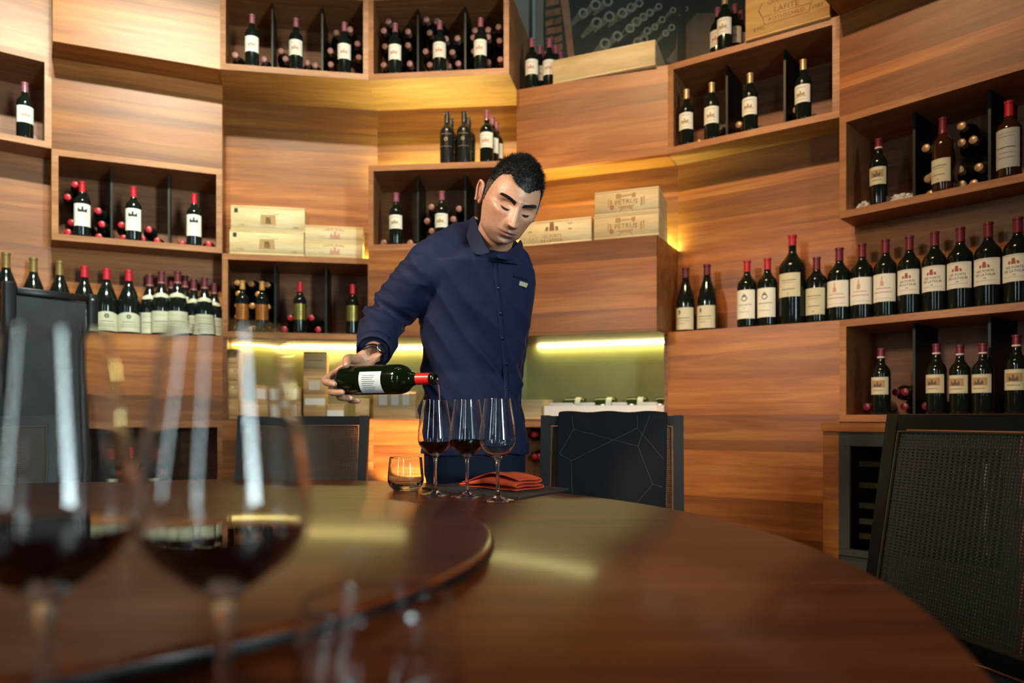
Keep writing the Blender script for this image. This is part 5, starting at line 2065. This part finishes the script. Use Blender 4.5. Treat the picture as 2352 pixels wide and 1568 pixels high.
st['kind'] = 'stuff'

# face surface helper: point on the sculpted face above (x, z)
HB = BVHTree.FromPolygons([Vector(p) for p in hv], hf)


def face(x, z, lift=0.0):
    h = HB.ray_cast(Vector((x, -.25, z)), Vector((0, 1, 0)))
    return h[0] + Vector((0, -lift, 0))


def brow(s):
    m_ = MB()
    for _ in range(900):
        t = rnd.random()
        x = s * (.011 + .040 * t)
        z = .0215 + .0065 * math.sin(t * PI * .75) - .005 * (1 - t) + rnd.uniform(-.0052, .0052) * (1 - .45 * t)
        p = face(x, z, .0006)
        d_ = Vector((s * (.8 + .2 * t), -.25, .55 - .9 * t)).normalized()
        q = p + d_ * rnd.uniform(.004, .008)
        w_ = Vector((0, -.0002, .00055))
        m_.add([p - w_, p + w_, q, p + Vector((0, -.0007, 0))], [(0, 1, 2), (1, 3, 2), (3, 0, 2)])
    return m_


for s in (-1, 1):
    m_ = brow(s)
    put('eyebrow', mesh('eyebrow', [HM @ Vector(q) for q in m_.v], m_.f), M_BROW, person)
    # lowered lids: dark lash line and a sliver of the eye under it
    pts_ = [face(s * (.0185 + .0255 * t), -.0042 - .0022 * math.sin(t * PI) + .0020 * t, .0010) for t in [i / 10 for i in range(11)]]
    v, f = tube_vf([HM @ q for q in pts_], [.0007 + .0015 * math.sin(PI * i / 10) for i in range(11)], 6)
    put('eyelashes', mesh('eyelashes', v, f, True), M_BROW, person)
    pts_ = [face(s * (.0200 + .0220 * t), -.0072 - .0016 * math.sin(t * PI) + .0018 * t, .0004) for t in [i / 8 for i in range(9)]]
    v, f = tube_vf([HM @ q for q in pts_], [.0004 + .0020 * math.sin(PI * i / 8) for i in range(9)], 6)
    put('eye', mesh('eye', v, f, True), mat('eye_dark', '#2a201b', rough=.15), person)
    pts_ = [face(s * .0085 + s * .004 * math.cos(a), -.0415 + .0018 * math.sin(a), .0003) for a in [i * PI / 4 for i in range(8)]]
    v = [HM @ q for q in pts_]
    put('nostril', mesh('nostril', v, [tuple(range(8))]), mat('nostril_dark', '#1d0d09', rough=.8), person)

# ---- shirt
M_SHIRT = mat('navy_shirt', '#0f1733', rough=.75, bump=.2, noise_scale=700, spec=.3)
shp = []
rg = lambda c, w, d: ellipse_ring(c, TL, TF, w, d, 36, 2.25)
HEM = at(1092, 1042, 2.375)
shp.append(loft([rg(HEM, .186, .140), rg(at(1088, 990, 2.37), .180, .136), rg(at(1082, 930, 2.355), .171, .128), rg(WST, .166, .122), rg(at(1088, 780, 2.305), .174, .126), rg(CHE_, .184, .130),
                 rg(at(1102, 645, 2.235), .186, .122), rg(at(1108, 612, 2.205), .168, .106), rg(at(1114, 590, 2.195), .122, .090), rg(at(1118, 580, 2.195), .088, .080)]))
shp.append(tube_vf([SR + Vector((.13, .04, .02)), SR + Vector((.05, .02, .008)), SR + Vector((-.005, .0, .0)), SR.lerp(EL_R, .45), SR.lerp(EL_R, .85), EL_R, EL_R.lerp(WR_R, .25), EL_R.lerp(WR_R, .6), EL_R.lerp(WR_R, .90)],
                   [.066, .074, .074, .072, .068, .067, .066, .060, .048], 24))
shp.append(tube_vf([SL - Vector((.12, .04, -.02)), SL - Vector((.05, .02, -.006)), SL, SL.lerp(EL_L, .5), EL_L, EL_L.lerp(WR_L, .5), WR_L], [.064, .066, .062, .056, .050, .046, .040], 24))
shp.append(tube_vf([at(1128, 560, 2.205), at(1092, 545, 2.215), at(1052, 560, 2.195), at(1010, 585, 2.170), SR + Vector((-.01, 0, -.005))], [.045, .056, .062, .066, .070], 24))
shp.append(tube_vf([at(1128, 570, 2.215), at(1160, 578, 2.25), at(1178, 600, 2.28), SL + Vector((.0, 0, -.005))], [.045, .048, .054, .060], 24))
sh_me = remesh('shirt', shp, .0050, 8)
cc, nn = coords(sh_me), normals(sh_me)
off = np.zeros(len(cc))
ELv, WRv, SRv = EL_R, WR_R, SR
for i, (x, y, z) in enumerate(cc):
    p = Vector((x, y, z))
    d_ = 0.0
    # distance along the pouring arm
    a_ = EL_R - SR; ta = max(0, min(1.2, (p - SR).dot(a_) / a_.dot(a_)))
    on_arm = (p - (SR + a_ * min(ta, 1))).length < .10 and x < -.24 or x < -.33
    if on_arm:
        s = (p - EL_R).length
        fold = .45 - 2.2 * abs(noise.noise(Vector((x * 7, y * 7, z * 24 + x * 15))))
        w = .0150 * math.exp(-(s / .10) ** 2) + .0050
        d_ += fold * w
        d_ += noise.noise(Vector((x * 26, y * 26, z * 48))) * .0016
    elif x > -.01 + (z < 1.3) * .0 and y > 2.36:
        d_ += noise.noise(Vector((x * 10, y * 10, z * 34))) * .005
    else:
        # long oblique pulls from the right armpit towards the left hip
        u = (z - 1.30) * .62 + (x + .18) * .95
        v_ = (z - 1.30) * .95 - (x + .18) * .62
        am = .0150 * math.exp(-((z - 1.08) / .20) ** 2) * (1 if x < .03 else .5) + .0035
        d_ += (.45 - 2.0 * abs(noise.noise(Vector((u * 15 + 3, v_ * 3.0, y * 3))))) * am
        d_ += noise.noise(Vector((x * 18, y * 18, z * 9))) * .0024
        d_ += noise.noise(Vector((x * 46, y * 46, z * 30))) * .0008
    off[i] = d_
cc = cc + nn * off[:, None]
set_coords(sh_me, cc)
shirt = put('shirt', sh_me, M_SHIRT, person)
SB2 = BVHTree.FromPolygons([Vector(q) for q in cc], [tuple(p.vertices) for p in sh_me.polygons])
CAMP = Vector((0, 0, EYE))


def on_shirt(px, py, lift=.0015):
    d_ = at(px, py, 1.0) - CAMP
    h = SB2.ray_cast(CAMP, d_.normalized())
    if h[0] is None:
        return at(px, py, 2.2), Vector((0, -1, 0))
    n_ = h[1] if h[1].dot(d_) < 0 else -h[1]
    return h[0] + n_ * lift, n_


# button band, buttons, pocket, badge
path = [(1136, 602), (1140, 640), (1144, 680), (1149, 720), (1152, 760), (1156, 800), (1160, 840), (1163, 880), (1165, 920), (1167, 960), (1169, 1000)]
v, f = [], []
for px, py in path:
    a, na = on_shirt(px - 6, py, .0018)
    b, nb = on_shirt(px + 7, py, .0018)
    v += [a, b, b - nb * .004, a - na * .004]
for i in range(len(path) - 1):
    k = 4 * i
    f += [(k, k + 4, k + 5, k + 1), (k + 1, k + 5, k + 6, k + 2), (k + 3, k + 7, k + 4, k)]
put('button_band', mesh('button_band', v, f, True), M_SHIRT, shirt)
M_BTN = mat('navy_button', '#10162b', rough=.25)
for px, py in ((1143, 662), (1150, 720), (1154, 777), (1163, 836), (1166, 894)):
    p, n_ = on_shirt(px, py, .0026)
    v, f = lathe_vf([(.0004, .0014), (.0048, .0016), (.0056, .0006), (.0056, -.0012)], 14)
    q = n_.to_track_quat('Z', 'Y').to_matrix()
    put('button', mesh('button', [p + q @ Vector(w) for w in v], f, True), M_BTN, shirt)
v, f = [], []
for px, py in ((1178, 632), (1196, 637), (1211, 641), (1211, 644), (1196, 640), (1178, 635)):
    v.append(on_shirt(px, py, .0022)[0])
put('pocket_edge', mesh('pocket_edge', v, [(0, 1, 4, 5), (1, 2, 3, 4)]), M_BTN, shirt)
M_BADGE = mat('brass_badge', '#b9b08a', rough=.35, metal=.3)
p, n_ = on_shirt(1199, 651, .0035)
bx_ = (at(1211, 655, p.y + .004) - at(1188, 647, p.y - .004)).normalized()
bz_ = bx_.cross(n_).normalized()
bz_ = bz_ if bz_.z > 0 else -bz_
by_ = bx_.cross(bz_).normalized()
v, f = box_vf(-.0152, .0152, -.0012, .0012, -.0065, .0065)
badge = put('name_badge', mesh('name_badge', [p + bx_ * a + by_ * b + bz_ * c for a, b, c in v], f), M_BADGE, shirt)

# collar: stand and two points
COLR = []
v, f = loft([ellipse_ring(NKB + Vector((.002, .010, -.040)), TL, TF, .090, .086, 30), ellipse_ring(NKB + Vector((.000, .004, -.006)), TL, TF, .076, .074, 30)], False)
co_ = put('collar_stand', mesh('collar_stand', v, f, True), M_SHIRT, shirt)
sm = co_.modifiers.new('thick', 'SOLIDIFY'); sm.thickness = .003


def flap(pts, name='collar_point'):
    g_ = [Vector(q) for q in pts]           # quad strip: outer edge / fold edge pairs
    n = len(g_) // 2
    v, f = [], []
    for i in range(n):
        a, b = g_[2 * i], g_[2 * i + 1]
        for t in range(5):
            s = t / 4
            v.append(a.lerp(b, s) + Vector((0, -.0015 * math.sin(s * PI), .001 * math.sin(s * PI))))
    for i in range(n - 1):
        for t in range(4):
            k = i * 5 + t
            f.append((k, k + 1, k + 6, k + 5))
    o = put(name, mesh(name, v, f, True), M_SHIRT, shirt)
    m1 = o.modifiers.new('thick', 'SOLIDIFY'); m1.thickness = .003; m1.offset = 0
    m2 = o.modifiers.new('soft', 'SUBSURF'); m2.levels = 1; m2.render_levels = 2


flap([at(1064, 516, 2.20), at(1090, 492, 2.19), at(1072, 548, 2.130), at(1098, 520, 2.115), at(1087, 591, 2.075), at(1112, 556, 2.068), at(1118, 583, 2.060), at(1128, 580, 2.055)])
flap([at(1203, 566, 2.24), at(1196, 548, 2.22), at(1192, 588, 2.165), at(1182, 566, 2.140), at(1172, 600, 2.090), at(1160, 582, 2.080), at(1142, 593, 2.062), at(1138, 584, 2.058)])
# cuff
cu = [EL_R.lerp(WR_R, .80), EL_R.lerp(WR_R, .93)]
v, f = tube_vf([cu[0], cu[0].lerp(cu[1], .5), cu[1]], [.0505, .0495, .0470], 28, False)
c_o = put('cuff', mesh('cuff', v, f, True), M_SHIRT, shirt)
sm = c_o.modifiers.new('thick', 'SOLIDIFY'); sm.thickness = .004

# watch on the pouring wrist
M_STRAP = mat('watch_strap', '#1a1512', rough=.4)
M_STEEL = mat('watch_steel', '#b7b3ac', rough=.2, metal=1.0)
wd = (WR_R - EL_R).normalized()
wc_ = EL_R.lerp(WR_R, 1.01)
wq = wd.to_track_quat('Z', 'Y').to_matrix()
v, f = lathe_vf([(.0305, -.009), (.0325, -.009), (.0325, .009), (.0305, .009), (.0305, -.009)], 30)
wt = put('wristwatch', mesh('wristwatch', [wc_ + wq @ Vector(q) for q in v], f, True), M_STRAP, None)
tag(wt, 'watch with dark strap on the wrist of the pouring hand', 'watch')
tow = (CAMP - wc_).normalized()
fdv = (tow - wd * tow.dot(wd)).normalized()
fdv = (fdv + BAX * 1.0).normalized()
fq = fdv.to_track_quat('Z', 'Y').to_matrix()
v, f = lathe_vf([(.0005, .007), (.013, .007), (.0145, .005), (.0145, -.002), (.0005, -.002)], 24)
put('watch_case', mesh('watch_case', [wc_ + fdv * .0325 + fq @ Vector(q) for q in v], f, True), M_STEEL, wt)

# trousers
M_TROU = mat('navy_trousers', '#0d1424', rough=.85, spec=.25)
tr = [loft([ellipse_ring(PEL + Vector((0, 0, -.13)), TL, TF, .172, .120), ellipse_ring(PEL + Vector((0, 0, .0)), TL, TF, .172, .124), ellipse_ring(at(1084, 955, 2.36), TL, TF, .165, .118)])]
for s in (-1, 1):
    hip = PEL + TL * (s * .074) + Vector((0, 0, -.08))
    knee = hip + Vector((s * .01, .01, -.36))
    ank = knee + Vector((0, .03, -.40)); ank.z = .06
    tr.append(tube_vf([hip + Vector((0, 0, .03)), hip + Vector((0, 0, -.08)), knee, ank], [.092, .094, .076, .066], 20))
tr_me = remesh('trousers', tr, .008, 4)
put('trousers', tr_me, M_TROU, person)
M_SHOE = mat('black_shoe', '#0b0a0a', rough=.35)
for s in (-1, 1):
    hip = PEL + TL * (s * .074)
    fx = hip + Vector((s * .02, .04, 0)); fx.z = 0
    v, f = loft([ellipse_ring(fx + TF * -.05 + Vector((0, 0, h)), TL, TF, w, .05, 20) if False else [fx + TF * (a * L0 + .06) + TL * (b * w) + Vector((0, 0, h)) for a, b in [(math.cos(t * PI / 10), math.sin(t * PI / 10)) for t in range(20)]] for h, w, L0 in ((.0, .045, .135), (.02, .047, .138), (.045, .042, .12), (.075, .036, .075))])
    put('shoe', mesh('shoe', v, f, True), M_SHOE, person)

# ---- the bottle in his hand and the falling wine
M_POUR = mat('green_bottle_glass', (.003, .006, .0015, 1), rough=.05, spec=.6, coat=.3)
pb = empty('poured_bottle', B0)
pb.rotation_euler = BAX.to_track_quat('Z', 'Y').to_euler()
bpy.context.view_layer.update()
inv = pb.matrix_world.to_3x3().inverted()
cam_dir = inv @ ((CAMP - B0.lerp(B1, .4)).normalized() + Vector((0, 0, .0)))
ca_ = math.atan2(cam_dir.y, cam_dir.x) + PI / 2
prof = prof_bordeaux(BR, BLEN)
v, f = lathe_vf(prof, 48, True, False)
bb = put('bottle_body', mesh('bottle_body', v, f, True), M_POUR, pb)
bb.data.set_sharp_from_angle(angle=math.radians(60))
cp = [(rad_at(prof, .815 * BLEN) + .001, .815 * BLEN)] + [(q[0] + .001, q[1]) for q in prof if .815 * BLEN < q[1] < .955 * BLEN] + [(rad_at(prof, .945 * BLEN) + .001, .948 * BLEN)]
v, f = lathe_vf(cp, 30)
put('capsule', mesh('capsule', v, f, True), mat('pour_capsule', '#c8201c', rough=.28), pb)
v, f = lathe_vf([(.0150, .950 * BLEN), (.0168, .956 * BLEN), (.0168, .985 * BLEN), (.0155, BLEN), (.0110, BLEN), (.0105, .97 * BLEN)], 30)
put('lip', mesh('lip', v, f, True), M_POUR, pb)
v, f = patch_vf(prof, .275 * BLEN, .510 * BLEN, .80, n=20)
rot_ = Matrix.Rotation(ca_ + .22, 3, 'Z')
lb = put('back_label', mesh('back_label', [rot_ @ Vector(q) for q in v], f, True), mat('back_label_paper', '#c9cfd0', rough=.5), pb)
pm = MB()
for i in range(9):
    pm.add(*wrap([(x, 0, z) for x, z in [(-.022 + .0052 * i, -.024), (-.022 + .0052 * i + .0012, -.024), (-.022 + .0052 * i + .0012, .018 - .004 * (i % 3)), (-.022 + .0052 * i, .018 - .004 * (i % 3))]] and ([(-.022 + .0052 * i, 0, -.024), (-.022 + .0052 * i + .0012, 0, -.024), (-.022 + .0052 * i + .0012, 0, .018 - .004 * (i % 3)), (-.022 + .0052 * i, 0, .018 - .004 * (i % 3))], [(0, 1, 2, 3)]), BR, .39 * BLEN, .0012))
put('print', mesh('print', [rot_ @ Vector(q) for q in pm.v], pm.f), M_INK, lb)
tag(pb, 'dark green bottle with red capsule pouring wine, held by the man', 'wine bottle')
gx, gy = -.2000, 1.886
mouth = B1 + Vector((0, 0, -.006))
pts_ = catmull([mouth - BAX * .012, mouth + BAX * .004 + Vector((0, 0, -.004)), mouth + BAX * .010 + Vector((0, 0, -.03)), mouth + BAX * .012 + Vector((0, 0, -.08)), Vector((mouth.x + BAX.x * .012, mouth.y + BAX.y * .012, TZ + .1405))], 6)
v, f = tube_vf(pts_, [.0040 - .0020 * i / len(pts_) + .0004 * math.sin(i * 1.7) for i in range(len(pts_))], 10)
ws = put('wine_stream', mesh('wine_stream', v, f, True), mat('falling_wine', (.05, .003, .006, 1), rough=.05))
tag(ws, 'thin stream of red wine falling from the bottle mouth', 'wine')
